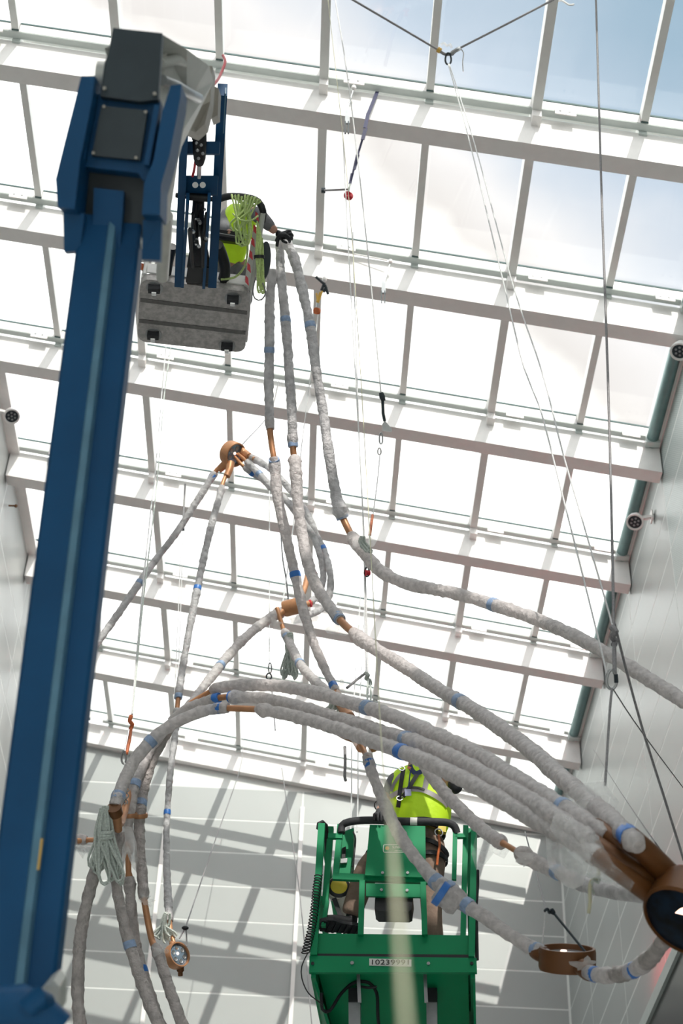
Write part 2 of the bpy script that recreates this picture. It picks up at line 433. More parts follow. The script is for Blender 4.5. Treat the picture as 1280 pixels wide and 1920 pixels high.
for i in range(len(pane_x) - 1):
    for k in range(2, len(TY) - 1):
        wx = pane_x[i + 1] - pane_x[i] - .02; key = round(wx, 3)
        if key not in pc:
            h = wx / 2
            mb = MB().add([(sx * h, sy * 1.19, -.1643 * sx * h + sz) for sx in (-1, 1) for sy in (-1, 1) for sz in (0, .012)],
                          [(0, 1, 3, 2), (4, 6, 7, 5), (0, 4, 5, 1), (2, 3, 7, 6), (0, 2, 6, 4), (1, 5, 7, 3)])
            pc[key] = mesh_of('glass_pane', mb, M['glass'])
        cx = (pane_x[i] + pane_x[i + 1]) / 2
        p = bpy.data.objects.new('glass_pane', pc[key]); COL.objects.link(p); p.parent = ceil
        p.location = (cx, (TY[k] + TY[k + 1]) / 2, ZP(cx) + .180)
# edge trims: dark gutter pipe on the right, white curb on the left
g = structure('trim_1', MB().tube([(XR - .10, YF, 16.20), (XR - .10, YB, 16.20)], .085, 14), 'gutter')
part('gutter_bracket_rail', MB().box((XR - .02, (YB + YF) / 2, 16.19), (.03, YB - YF, .10)), 'sage_steel', g)
for y in TY:
    if y > 5:
        part('gutter_clamp', MB().box((XR - .10, y, 16.20), (.19, .10, .19)), 'sage_steel', g)
        part('beam_end_bracket', MB().prism([(XR - .10, y + .13, 16.08), (XR - .02, y + .13, 16.10), (XR - .01, y + .13, 15.78)], (0, .02, 0)), 'sage_steel', g)
structure('trim_2', MB().prism([(XL - .02, YF, 17.62), (XL + .14, YF, 17.60), (XL + .14, YF, 17.66), (XL - .02, YF, 17.9)], (0, YB - YF, 0)), 'white_steel')
structure('trim_3', MB().prism([(XR - .01, YF, 16.16), (XR + .2, YF, 16.16), (XR + .2, YF, 16.36), (XR - .01, YF, 16.30)], (0, YB - YF, 0)), 'white_steel')

# ------------------------------------------------------------------ round spotlights on the side walls
def spotlight(px, py, x, label, side):
    c = atX(px, py, x); t = thing('spotlight', label, 'light', c, 0, None)
    ax = (EYE + V((0, 9, 0)) - c).normalized()
    part('housing', MB().lathe(c, ax, [(0, -.16), (.07, -.16), (.105, -.06), (.115, .0), (.115, .03), (.095, .03), (.09, .012)], 24), 'white_steel', t)
    l = part('lens', MB().lathe(c, ax, [(.092, .012), (0, .014)], 24), 'slate', t)
    u = ax.cross(V((0, 0, 1))).normalized(); v_ = u.cross(ax)
    for q in range(7):
        a = q * math.pi / 3; r = 0 if q == 6 else .05
        part('diode', MB().lathe(c + (u * math.cos(a) + v_ * math.sin(a)) * r, ax, [(.016, .013), (.012, .022), (0, .022)], 8), 'steel', l)
    wx = (XR if side > 0 else XL) - side * .0
    part('bracket', MB().bar(c + V((side * .09, 0, .06)), V((wx, c.y, c.z + .10)), .05, .04, (0, 1, 0)), 'white_steel', t)
    part('bracket_plate', MB().box((wx - side * .01, c.y, c.z + .10), (.02, .14, .14)), 'white_steel', t)
spotlight(1190, 978, XR - .24, 'white round spotlight on the right wall beside the fourth beam from top', 1)
spotlight(1274, 658, XR - .24, 'white round spotlight at the right photo edge, higher on the right wall', 1)
spotlight(22, 780, XL + .24, 'white round spotlight at the left photo edge above the left wall', -1)
# small brass anchors on the walls
for px, py, x, lb in ((16, 948, XL, 'small brass anchor on the left wall panels'), (1171, 1097, XR, 'brass anchor at the right wall end of the fifth beam'), (1078, 1414, XR, 'brass anchor at the right wall near the far corner')):
    c = atX(px, py, x); s_ = -1 if x > 0 else 1
    t = thing('wall_anchor', lb, 'anchor', c)
    part('stem', MB().tube([c, c + V((s_ * .10, 0, 0))], .014, 8), 'bronze', t)
    part('knob', MB().ball(c + V((s_ * .11, 0, 0)), .028, 8), 'bronze', t)

# big framed screen low on the right wall with its red edge light
c0 = atX(1262, 1862, XR - .12)
t = thing('wall_screen', 'dark framed wall screen at the bottom right corner glowing red at its edge', 'screen', (XR - .08, c0.y, c0.z - 2))
ztop = 9.68; yend = 19.2
part('frame', MB().box((XR - .10, (yend + 12) / 2, ztop), (.18, yend - 12, .16)).box((XR - .10, yend - .08, ztop - 2.08), (.18, .16, 4.0)), 'sage_steel', t)
part('display', MB().box((XR - .10, (yend - .16 + 12) / 2, ztop - 2.08), (.10, yend - .16 - 12, 4.0)), 'screen', t)
part('red_edge_light', MB().box((XR - .12, 17.6, ztop + .10), (.03, 2.8, .03)), 'red_light', t)

# ------------------------------------------------------------------ wrapped copper tubes
SN = [0]
def strand(label, P, segs, tapes=(), film_at=(), group='plastic-wrapped copper tubes of the hanging sculpture', mats=None):
    """P: (px, py, width in px, depth); segs: (kind, i0, i1) over point indices; tapes: (index, material, length m)"""
    SN[0] += 1; seed = SN[0] * 13.7
    P4 = [at(x, y, d) for x, y, w_, d in P]; R4 = [w_ * d / F / 2 * .88 for x, y, w_, d in P]
    pts, idx = spline(P4, .014)
    def rad(f):
        i = min(int(f), len(R4) - 2); t = f - i; return R4[i] * (1 - t) + R4[i + 1] * t
    L = [0]
    for i in range(1, len(pts)): L.append(L[-1] + (pts[i] - pts[i - 1]).length)
    t = thing('wrapped_tube', label, 'tube', pts[0], 0, group)
    for kind, i0, i1 in segs:
        k = [i for i in range(len(pts)) if i0 - 1e-6 <= idx[i] <= i1 + 1e-6]
        if len(k) < 2: continue
        pp = [pts[i] for i in k]; rr = [rad(idx[i]) for i in k]; ll = [L[i] for i in k]
        if kind == 'copper':
            # the bare pipe runs a little way under the wrapping at both ends
            a = (pp[0] - pp[1]).normalized(); b = (pp[-1] - pp[-2]).normalized()
            pp = [pp[0] + a * .06] + pp + [pp[-1] + b * .06]; rr = [rr[0]] + rr + [rr[-1]]
            part('bare_pipe', MB().tube(pp, [r * .70 for r in rr], 12), 'copper', t, label='bare copper pipe')
        else:
            n = len(pp); R = []
            for i in range(n):
                s = ll[i]
                lump = 1 + .10 * noise.noise(V((s * 7, seed, 0))) + .11 * noise.noise(V((s * 19, seed, 5)))
                e = 1.0
                de = min(ll[i] - ll[0], ll[-1] - ll[i])
                if de < .10: e = 1.0 + .16 * math.sin(de / .10 * math.pi)      # loose bunched ends
                R.append(rr[i] * lump * e)
            pitch = 17 + 5 * noise.noise(V((seed, 0, 0)))
            def bump(i, an, ll=ll):
                ph = (an / (2 * math.pi) + ll[i] * pitch * .9) % 1.0
                return 1 + .16 * (ph ** 2 - .35) * (.6 + .8 * noise.noise(V((ll[i] * 5, seed, 9)))) + .12 * noise.noise(V((math.cos(an) * 1.5, math.sin(an) * 1.5, ll[i] * 16 + seed)))
            part('wrapping', MB().tube(pp, R, 14, bump=bump), {'wrap': 'wrap', 'dark': 'wrap_dark', 'grey': 'wrap_grey'}[kind], t)
    for tp in tapes:
        f, mt = tp[0], tp[1]; ln = tp[2] if len(tp) > 2 else .045
        i = min(range(len(idx)), key=lambda q: abs(idx[q] - f)); i = max(1, min(len(pts) - 2, i))
        d = (pts[i + 1] - pts[i - 1]).normalized(); r = rad(idx[i]) * 1.10
        part('tape_band', MB().tube([pts[i] - d * ln / 2, pts[i] - d * ln / 4, pts[i] + d * ln / 4, pts[i] + d * ln / 2], [r * .98, r, r * 1.01, r * .97], 14,
             bump=lambda i_, an: 1 + .02 * math.sin(an * 3 + seed)), mt, t, label='blue tape' if mt == 'tape' else 'pale blue tape')
    return t

def ring_node(label, px, py, d, R, H, axis, arms=(), mt='copper', lensm='lens', group='copper ring lamps of the sculpture', lamp=True, knob=None, refl=True):
    """open copper drum with a glass face and small lamps; axis points out of the glass face"""
    c = at(px, py, d); ax = V(axis).normalized()
    t = thing('ring_lamp', label, 'lamp', c, 0, group)
    part('rim', MB().lathe(c, ax, [(R * .86, -H / 2), (R * .96, -H / 2), (R, -H * .35), (R, H * .35), (R * .97, H / 2), (R * .88, H / 2), (R * .86, H * .35), (R * .86, -H * .4)], 36, close=True), mt, t)
    part('back_plate', MB().lathe(c, ax, [(0, -H * .42), (R * .88, -H * .42), (R * .88, -H * .34), (0, -H * .34)], 36), 'slate', t)
    g = part('lens', MB().lathe(c, ax, [(R * .87, H * .24), (R * .6, H * .31), (0, H * .34)], 36), lensm, t)
    u = ax.cross(V((0, 0, 1))).normalized(); v_ = u.cross(ax)
    if lamp:
        part('lamp_core', MB().lathe(c + u * R * .12 + v_ * R * .05, ax, [(R * .12, H * .30), (R * .10, H * .38), (0, H * .40)], 14), 'lamp_warm', g)
        for q in range(6 if refl else 0):
            a = q * math.pi / 3
            part('reflector', MB().lathe(c + (u * math.cos(a) + v_ * math.sin(a)) * R * .52, ax, [(R * .17, H * .27), (R * .17, H * .36), (R * .12, H * .33), (0, H * .33)], 12), 'steel', g)
    for a in arms:
        pts, _ = spline([at(*q[:3]) for q in a[0]], .02); n = len(pts)
        rr = [a[1] + (a[2] - a[1]) * i / (n - 1) for i in range(n)]
        part('pipe_arm', MB().tube(pts, rr, 14), mt, t)
    if knob:
        q = at(*knob[:3]); part('knob', MB().lathe(q, knob[3], [(0, -.03), (.03, -.03), (.03, .01), (.02, .02), (.02, .05), (0, .05)], 12), 'bronze', t)
    return t

TP, BT = 'tape_pale', 'tape'
# --- the three strands hanging from the basket
S = [(528,446,15,12.9),(541,462,21,12.9),(553,490,22,12.8),(567,545,22,12.7),(581,610,22,12.6),(592,690,21,12.5),(605,770,21,12.4),(618,860,23,12.2),(630,930,24,12.1),(638,958,34,12.0),
     (643,972,22,12.0),(658,1003,22,11.9),(668,1018,30,11.8),(688,1043,28,11.7),(715,1072,27,11.6),(765,1095,26,11.4),(850,1112,27,11.1),(925,1134,28,10.8),(1000,1159,28,10.5),(1080,1194,29,10.1),(1150,1233,30,9.8),(1215,1273,31,9.5),(1280,1314,32,9.2),(1345,1358,33,8.9)]
strand('wrapped tube from the basket that sweeps right across to the right photo edge', S, [('grey', 0, 10), ('copper', 10, 11), ('wrap', 11, 23)], [(4, TP), (9.7, TP, .04), (17, TP)])
S = [(512,505,20,12.9),(506,560,21,12.9),(505,640,21,12.8),(504,720,21,12.8),(506,805,19,12.7),(513,858,18,12.6),(515,872,26,12.6),(520,930,23,12.5),(535,1000,22,12.4),(553,1078,22,12.3),(566,1135,21,12.2),(585,1198,20,12.0),(606,1248,19,11.9),(630,1296,17,11.7)]
strand('left-hand of the three wrapped tubes hanging below the basket, straight and thin', S, [('grey', 0, 4), ('copper', 4, 5), ('wrap', 5, 13)], [(2.2, TP), (5.6, TP), (9, BT), (12.8, BT)])
S = [(524,452,17,13.0),(527,520,20,12.9),(535,600,21,12.8),(541,680,21,12.7),(546,760,21,12.6),(549,835,20,12.5),(551,858,20,12.5),(554,875,27,12.4),(558,940,24,12.3),(566,1000,24,12.2),(579,1062,26,12.0),(600,1112,25,11.8),(638,1163,24,11.5),(662,1186,24,11.3),(678,1200,32,11.2),(715,1224,28,11.0),(760,1251,29,10.7),(820,1291,30,10.3),(880,1326,32,9.9),(940,1366,34,9.4),(1000,1411,37,8.9),(1050,1456,39,8.4),(1100,1498,41,7.9),(1150,1541,44,7.4),(1184,1574,43,7.05),(1198,1588,34,6.98)]
strand('middle of the three basket tubes, running down right past the big near ring', S, [('grey', 0, 5), ('copper', 5, 6), ('wrap', 6, 12), ('copper', 12, 13), ('wrap', 13, 25)], [(2, TP), (4.95, TP), (11.9, TP, .06), (17.7, TP, .06), (23.75, BT, .08)])
# --- far ring and its legs
S = [(412,876,13,17),(403,886,15,17),(370,938,15,16.9),(330,1000,15,16.8),(290,1052,15,16.7),(262,1092,16,16.5),(215,1160,16,16.3),(160,1236,17,16),(100,1315,17,15.7)]
strand('thin wrapped tube sloping from the topmost ring down left behind the blue boom', S, [('copper', 0, .9), ('grey', .9, 8)], [(1.2, BT), (5, TP)])
S = [(428,880,12,16.9),(418,905,13,16.8),(413,925,15,16.7),(399,975,15,16.5),(385,1032,16,16.3),(370,1103,16,16),(355,1180,16,15.7),(341,1260,16,15.4),(335,1303,16,15.2),(332,1330,15,15.1),(328,1380,15,14.9),(320,1440,14,14.6),(315,1500,14,14.4),(312,1560,14,14.2),(313,1640,16,13.9),(316,1700,18,13.6),(320,1745,14,13.4),(327,1772,12,13.3)]
strand('long wrapped tube hanging from the topmost ring down to the small low ring', S, [('copper', 0, 1.4), ('grey', 1.4, 8), ('copper', 8, 9), ('grey', 9, 15.6), ('copper', 15.6, 17)], [(5, BT), (12.4, BT), (8.1, TP)])
S = [(455,848,10,17),(469,856,14,16.9),(486,866,16,16.9),(505,878,15,16.8),(529,901,15,16.7),(550,926,15,16.6),(577,966,15,16.4),(592,1002,15,16.3),(608,1035,15,16.2),(618,1071,15,16),(619,1105,15,15.9),(609,1135,15,15.8),(587,1150,15,15.6),(566,1157,13,15.5)]
strand('outer wrapped tube curving from the topmost ring right and back to the orange drum', S, [('copper', 0, 1), ('grey', 1, 13)], [(7.8, BT)])
S = [(452,856,10,16.95),(462,865,14,16.9),(486,889,15,16.8),(507,912,15,16.7),(534,936,15,16.6),(553,958,15,16.5),(582,997,15,16.3),(597,1031,15,16.2),(605,1066,14,16.1),(605,1090,14,16),(597,1113,14,15.9),(582,1130,13,15.7)]
strand('inner wrapped tube beside the outer one between topmost ring and orange drum', S, [('copper', 0, .9), ('grey', .9, 11)], [(2.0, TP)])
S = [(445,862,10,16.95),(454,872,12,16.9),(472,887,13,16.9),(492,900,13,17.0),(508,916,12,17.2)]
strand('short wrapped tube stub just below the topmost ring, with dark blue tape', S, [('copper', 0, 1.2), ('grey', 1.2, 4)], [(2, BT)])
# --- from the orange drum
S = [(527,1147,22,15.3),(512,1156,24,15.2),(490,1170,21,15.1),(455,1200,20,14.8),(424,1234,20,14.5),(398,1267,20,14.2),(374,1297,18,13.9),(352,1325,17,13.6)]
strand('wrapped tube sloping from the orange drum down left to the arches', S, [('wrap', 0, 7)], [(4.4, TP)])
S = [(522,1150,14,15.2),(530,1176,14,15.1),(536,1190,18,15),(548,1217,19,14.7),(566,1250,20,14.3),(590,1276,20,13.9),(616,1298,20,13.4),(642,1318,19,12.9)]
strand('wrapped tube from the orange drum down right behind the top arch', S, [('copper', 0, 1.4), ('wrap', 1.4, 7)], [(2.2, TP), (3.8, TP)])
# --- the three long arches
S = [(330,1345,15,10.9),(352,1322,16,10.85),(392,1298,17,10.8),(404,1292,22,10.75),(435,1286,25,10.7),(485,1284,26,10.6),(540,1289,27,10.4),(600,1301,28,10.2),(660,1319,29,9.9),(720,1337,31,9.6),(780,1362,33,9.3),(850,1393,35,8.9),(900,1418,36,8.6),(975,1464,38,8.1),(1034,1501,40,7.75),(1085,1533,41,7.45),(1120,1557,38,7.3),(1132,1565,24,7.24)]
strand('topmost of the three long wrapped arches crossing above the green lift', S, [('copper', 0, 2.6), ('wrap', 2.6, 17)], [(8.5, TP, .06), (14.4, TP)])
S = [(318,1352,14,10.8),(350,1328,18,10.8),(380,1317,21,10.75),(402,1310,21,10.7),(424,1307,18,10.65),(436,1307,24,10.6),(485,1309,26,10.5),(530,1318,27,10.3),(580,1331,28,10.1),(650,1352,30,9.8),(720,1374,32,9.5),(790,1396,34,9.05),(858,1425,36,8.65),(936,1469,38,8.15),(1000,1506,40,7.75),(1055,1541,41,7.4),(1108,1578,40,7.15)]
strand('middle one of the three long wrapped arches crossing above the green lift', S, [('wrap', 0, 3.3), ('copper', 3.3, 4.6), ('wrap', 4.6, 16)], [(3.1, BT), (4.9, BT), (10.6, TP, .06)])
S = [(216,1512,27,10.0),(228,1475,27,10.1),(250,1430,27,10.2),(282,1390,27,10.25),(320,1360,26,10.3),(362,1340,25,10.3),(402,1329,24,10.25),(432,1328,20,10.2),(480,1330,20,10.15),(492,1331,26,10.1),(540,1340,27,10.0),(600,1356,28,9.8),(660,1376,30,9.5),(740,1405,32,9.1),(790,1424,34,8.8),(858,1456,36,8.45),(936,1498,38,8.0),(1014,1543,40,7.6),(1080,1580,41,7.25),(1128,1612,38,7.05)]
strand('lowest of the three long wrapped arches, ending left at the pale rope bundle', S, [('wrap', 0, 6.9), ('copper', 6.9, 8.4), ('wrap', 8.4, 19)], [(.5, TP, .05), (6.3, BT), (13.2, BT, .06), (3, TP)])
# --- lower left bundle
S = [(345,1332,14,11.1),(322,1360,20,11),(302,1392,24,10.9),(280,1435,25,10.8),(268,1480,26,10.7),(262,1520,25,10.6),(261,1545,23,10.6),(262,1590,23,10.5),(267,1645,23,10.4),(270,1685,20,10.3),(284,1760,20,10.2),(296,1785,24,10.1),(308,1825,24,10),(325,1875,24,9.9),(350,1945,24,9.8)]
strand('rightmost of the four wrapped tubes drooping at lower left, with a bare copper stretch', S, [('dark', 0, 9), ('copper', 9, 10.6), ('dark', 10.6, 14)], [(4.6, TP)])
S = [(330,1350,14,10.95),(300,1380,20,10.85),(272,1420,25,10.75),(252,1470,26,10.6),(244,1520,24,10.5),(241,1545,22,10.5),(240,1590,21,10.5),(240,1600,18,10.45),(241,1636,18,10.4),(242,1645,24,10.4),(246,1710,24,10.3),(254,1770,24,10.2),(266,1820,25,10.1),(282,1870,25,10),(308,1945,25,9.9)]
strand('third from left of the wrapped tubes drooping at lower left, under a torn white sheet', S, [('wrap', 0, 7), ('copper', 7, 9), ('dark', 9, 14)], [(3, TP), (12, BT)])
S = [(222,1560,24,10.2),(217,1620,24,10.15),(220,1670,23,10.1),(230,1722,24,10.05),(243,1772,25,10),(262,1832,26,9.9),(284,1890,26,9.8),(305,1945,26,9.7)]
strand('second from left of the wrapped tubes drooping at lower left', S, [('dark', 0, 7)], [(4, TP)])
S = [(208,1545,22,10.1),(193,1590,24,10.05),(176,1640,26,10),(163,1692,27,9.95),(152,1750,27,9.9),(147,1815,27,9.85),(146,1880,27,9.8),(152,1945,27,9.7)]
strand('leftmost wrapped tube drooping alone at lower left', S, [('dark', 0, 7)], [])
S = [(206,1570,14,10.3),(184,1574,15,10.3),(166,1575,15,10.3),(158,1575,20,10.3),(130,1572,19,10.35),(104,1562,18,10.4)]
strand('short wrapped tube sticking out left between rope bundle and blue boom', S, [('copper', 0, 2.5), ('wrap', 2.5, 5)], [])
# --- in front of the lift
S = [(674,1392,18,9.9),(684,1412,18,9.8),(690,1424,23,9.7),(702,1462,24,9.6),(718,1502,26,9.5),(738,1545,27,9.4),(762,1586,27,9.3),(790,1622,27,9.2),(814,1650,31,9.1),(836,1668,44,9.05),(856,1684,44,9.0),(876,1698,32,8.95),(915,1724,29,8.85),(960,1756,29,8.7),(1000,1778,30,8.6),(1026,1790,24,8.5)]
strand('white wrapped tube passing in front of the worker on the green lift', S, [('copper', 0, 1.7), ('wrap', 1.7, 15)], [(2.3, BT), (8.2, TP), (9.2, TP), (11, TP), (14.2, TP, .06)])
S = [(772,1400,22,9.9),(795,1436,25,9.7),(830,1482,27,9.5),(868,1522,27,9.3),(905,1556,29,9.1),(935,1577,30,8.9),(948,1584,18,8.8),(968,1596,18,8.7),(978,1602,34,8.6),(1012,1620,32,8.5),(1050,1638,30,8.3),(1085,1654,30,8.1),(1130,1668,32,7.8),(1180,1676,33,7.5),(1230,1682,30,7.2)]
strand('wrapped tube starting at the worker right shoulder and running right to the near ring', S, [('wrap', 0, 5.6), ('copper', 5.6, 7.6), ('wrap', 7.6, 11), ('grey', 11, 14)], [(9.9, TP, .05)])
S = [(1096,1822,20,8.3),(1112,1826,31,8.2),(1135,1829,31,8.1),(1160,1827,30,8.0),(1185,1820,32,7.8),(1205,1808,34,7.7),(1228,1786,34,7.5),(1248,1758,32,7.3),(1262,1735,26,7.2)]
strand('short wrapped loop joining the low right ring lamp to the near ring', S, [('wrap', 0, 2.6), ('dark', 2.6, 3.7), ('wrap', 3.7, 5.2), ('dark', 5.2, 7), ('copper', 7, 8)], [(1.2, BT, .04), (4.1, BT, .04)])

# --- ring lamps
ring_node('topmost copper ring lamp, high in the middle of the photo', 436, 851, 17, .135, .12, CR * .62 + CD * .25 - CF * .62,
          [(((428, 866, 16.98), (418, 874, 17), (409, 882, 17)), .05, .038), (((432, 868, 16.95), (430, 880, 16.9), (425, 893, 16.85)), .045, .036), (((450, 846, 17), (458, 850, 17), (468, 856, 16.9)), .05, .036)], 'copper', 'lens')
ring_node('small copper ring lamp hanging low at left beside a pale rope tassel', 331, 1792, 13.2, .105, .09, CR * .62 - CD * .45 - CF * .55,
          [(((322, 1768, 13.3), (325, 1776, 13.25), (328, 1784, 13.2)), .022, .03)], 'copper', 'lens', knob=(338, 1818, 13.2, CD))
ring_node('low copper ring lamp at lower right with pale glass on top', 1063, 1798, 8.5, .150, .115, -CD * .98 + CF * .10 + CR * .02,
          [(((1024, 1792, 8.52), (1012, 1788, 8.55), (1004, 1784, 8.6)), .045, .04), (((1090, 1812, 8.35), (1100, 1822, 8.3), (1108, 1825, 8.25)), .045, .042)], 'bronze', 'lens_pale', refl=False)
ring_node('copper ring lamp behind the three arches above the worker', 672, 1373, 11.2, .160, .08, -CD * .8 + CR * .2 + CF * .35,
          [(((658, 1376, 11), (668, 1388, 10.6), (677, 1402, 10.1)), .03, .032), (((684, 1380, 11.1), (694, 1392, 11.0), (703, 1404, 10.95)), .035, .032), (((655, 1345, 11.3), (640, 1322, 11.5), (630, 1300, 11.7)), .04, .035)], 'copper', 'lens', lamp=False)
# orange drum: a drum seen from the side with four stubs
c = at(548, 1138, 15.3)
t = thing('ring_lamp', 'orange copper drum in the middle, wrapped in loose plastic at its left', 'lamp', c, 0, 'copper ring lamps of the sculpture')
ax = (CR * .95 - CD * .25 - CF * .1).normalized()
part('rim', MB().lathe(c, ax, [(0, -.09), (.07, -.09), (.078, -.07), (.078, .06), (.085, .09), (.07, .09), (.065, .05), (0, .05)], 28), 'copper', t)
for a, r0 in ((((560, 1128, 15.3), (570, 1105, 15.5), (577, 1078, 15.7)), .03), (((556, 1140, 15.3), (568, 1135, 15.3), (582, 1131, 15.4)), .03), (((538, 1142, 15.3), (528, 1148, 15.25), (522, 1155, 15.2)), .036)):
    p_, _ = spline([at(*q) for q in a], .03); part('pipe_arm', MB().tube(p_, r0, 10), 'copper', t)
part('red_cap', MB().lathe(at(580, 1132, 15.38), ax, [(0, 0), (.036, 0), (.036, .02), (0, .03)], 10), 'red', t)
# lower left joint at the rope bundle
c = at(222, 1532, 10.25)
t = thing('copper_joint', 'copper joint at lower left where the arches meet the drooping tubes', 'joint', c)
p_, _ = spline([at(214, 1522, 10.05), at(222, 1545, 10.1), at(230, 1530, 10.3), at(238, 1495, 10.5), at(242, 1478, 10.6)], .02)
part('pipe_branch', MB().tube([at(214, 1516, 10.0), at(218, 1532, 10.03), at(222, 1556, 10.1)], [.036, .034, .026], 12), 'copper', t)
part('pipe_branch', MB().tube(p_, .028, 12), 'copper', t)
part('socket', MB().lathe(at(215, 1520, 9.98), (at(215, 1520, 10) - at(218, 1532, 10.03)), [(0, -.03), (.046, -.03), (.046, .03), (0, .03)], 16), 'bronze', t)
for x, y, d in ((243, 1528, 10.5), (262, 1529, 10.6)):
    part('collar', MB().lathe(at(x, y, d), CD, [(.040, -.014), (.050, -.014), (.054, 0), (.050, .014), (.040, .014)], 24), 'copper', t)
for q in range(6):
    e_ = at(237 - q * .8, 1480 + q * 6, 10.4); part('chain_link', MB().lathe(e_, CR * (q % 2) + CF * (1 - q % 2) + CD * .3, [(.014, -.004), (.022, -.004), (.022, .004), (.014, .004)], 10, close=True), 'steel', t)

# big near ring at the right edge
c = at(1288, 1714, 7.0); ax = (-CR * .50 + CD * .40 - CF * .62).normalized(); R = .185
t = thing('ring_lamp', 'big near copper ring lamp cut by the right photo edge', 'lamp', c, 0, 'copper ring lamps of the sculpture')
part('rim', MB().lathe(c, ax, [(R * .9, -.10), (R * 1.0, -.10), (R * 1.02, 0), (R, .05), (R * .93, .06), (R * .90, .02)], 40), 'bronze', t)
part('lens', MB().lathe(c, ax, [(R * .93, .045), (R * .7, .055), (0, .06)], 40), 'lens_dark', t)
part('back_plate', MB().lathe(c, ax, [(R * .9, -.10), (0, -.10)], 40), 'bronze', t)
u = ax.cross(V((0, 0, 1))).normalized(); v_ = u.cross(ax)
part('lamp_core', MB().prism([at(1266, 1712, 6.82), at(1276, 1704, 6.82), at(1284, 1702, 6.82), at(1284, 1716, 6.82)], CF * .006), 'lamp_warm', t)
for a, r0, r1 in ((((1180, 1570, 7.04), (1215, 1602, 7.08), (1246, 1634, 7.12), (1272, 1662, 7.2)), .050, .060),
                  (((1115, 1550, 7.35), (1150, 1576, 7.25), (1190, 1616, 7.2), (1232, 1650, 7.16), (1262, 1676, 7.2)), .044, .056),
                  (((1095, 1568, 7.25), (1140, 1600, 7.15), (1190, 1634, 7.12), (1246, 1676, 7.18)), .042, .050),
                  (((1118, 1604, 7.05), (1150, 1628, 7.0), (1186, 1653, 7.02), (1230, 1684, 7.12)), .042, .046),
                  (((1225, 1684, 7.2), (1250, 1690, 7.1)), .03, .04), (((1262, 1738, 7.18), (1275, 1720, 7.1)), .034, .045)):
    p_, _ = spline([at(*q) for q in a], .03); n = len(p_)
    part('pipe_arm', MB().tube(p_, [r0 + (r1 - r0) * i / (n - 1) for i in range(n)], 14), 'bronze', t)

# --- loose plastic sheets
def sheet(label, outline, d, m='film', amp=.05, group='loose plastic film on the tubes'):
    """crumpled sheet spanned over an outline of (px, py) at depth d"""
    cx = sum(p[0] for p in outline) / len(outline); cy = sum(p[1] for p in outline) / len(outline)
    K = 7; n = len(outline); mb = MB(); vs = [at(cx, cy, d)]; sd_ = random.random() * 50
    for r in range(1, K + 1):
        for i, (x, y) in enumerate(outline):
            f = r / K; px = cx + (x - cx) * f; py = cy + (y - cy) * f
            q = at(px, py, d); o = noise.noise(q * 7 + V((sd_, 0, 0))) * amp + noise.noise(q * 20 + V((0, sd_, 0))) * amp * .4
            vs.append(q + CF * o + CD * o * .4)
    fs = [(0, 1 + i, 1 + (i + 1) % n) for i in range(n)]
    for r in range(1, K):
        for i in range(n):
            a = 1 + (r - 1) * n + i; b = 1 + (r - 1) * n + (i + 1) % n; fs.append((a, a + n, b + n, b))
    mb.add(vs, fs); mb.smooth = True
    return single('plastic_film', mb, m, label, 'plastic', group, smooth=True)
def blob(cx, cy, rx, ry, n=22, j=.22, rot=0):
    o = []
    sd_ = cx * .13
    for i in range(n):
        a = 2 * math.pi * i / n; r = 1 + j * noise.noise(V((math.cos(a) * 1.7, math.sin(a) * 1.7, sd_)))*2
        x, y = math.cos(a) * rx * r, math.sin(a) * ry * r
        o.append((cx + x * math.cos(rot) - y * math.sin(rot), cy + x * math.sin(rot) + y * math.cos(rot)))
    return o
sheet('big hanging plastic sheet under the arches left of the near ring', [(1022,1570),(1050,1580),(1085,1600),(1100,1630),(1092,1660),(1075,1668),(1058,1662),(1045,1645),(1030,1625),(1024,1600)], 7.9)
sheet('plastic sheet sticking up above the arches at right', [(1040,1500),(1090,1470),(1130,1466),(1150,1490),(1162,1502),(1150,1525),(1120,1525),(1080,1520)], 7.7, 'film_thin')
sheet('plastic sheet drooping right of the green lift rail', [(893,1560),(912,1548),(938,1575),(958,1590),(944,1612),(925,1600),(908,1622),(893,1632),(884,1600)], 9.0, 'film_thin')
sheet('torn plastic hanging below the orange drum', [(508,1160),(530,1168),(537,1190),(530,1215),(520,1232),(505,1222),(492,1218),(503,1200),(512,1185)], 15.1, 'film', .06)
sheet('crumpled plastic right of the orange drum', blob(570, 1162, 22, 9, j=.4), 15.4, 'film')
sheet('plastic flap at the elbow of the middle basket tube', [(608,1178),(630,1168),(650,1172),(662,1180),(650,1192),(632,1190),(612,1186)], 11.6, 'film')
sheet('torn white sheet around the drooping tubes at lower left', [(228,1550),(248,1552),(256,1580),(258,1612),(256,1636),(247,1625),(246,1600),(240,1585),(232,1600),(231,1622),(222,1634),(218,1620),(222,1585)], 10.3, 'film')
sheet('thin plastic fringe under the short tube at far lower left', [(150,1578),(165,1580),(178,1584),(172,1602),(163,1596),(156,1612),(148,1600),(143,1590)], 10.3, 'film_thin')
sheet('plastic curl beside the bare copper stretch at lower left', blob(273, 1688, 14, 10, j=.6), 10.2, 'film_thin')
sheet('plastic scrap on the tube left of the small low ring', blob(300, 1784, 13, 11, j=.6), 10.05, 'film_thin')
sheet('loose plastic wrapped over the arches where they narrow near the ring', [(1040,1520),(1070,1530),(1110,1552),(1130,1585),(1150,1620),(1190,1655),(1180,1672),(1140,1655),(1105,1640),(1080,1610),(1050,1580),(1032,1550)], 6.92, 'film_thin', .04)
sheet('small plastic flag standing up behind the top arch', [(636,1262),(642,1258),(644,1270),(646,1300),(634,1302),(630,1296),(637,1280)], 11.6, 'film')
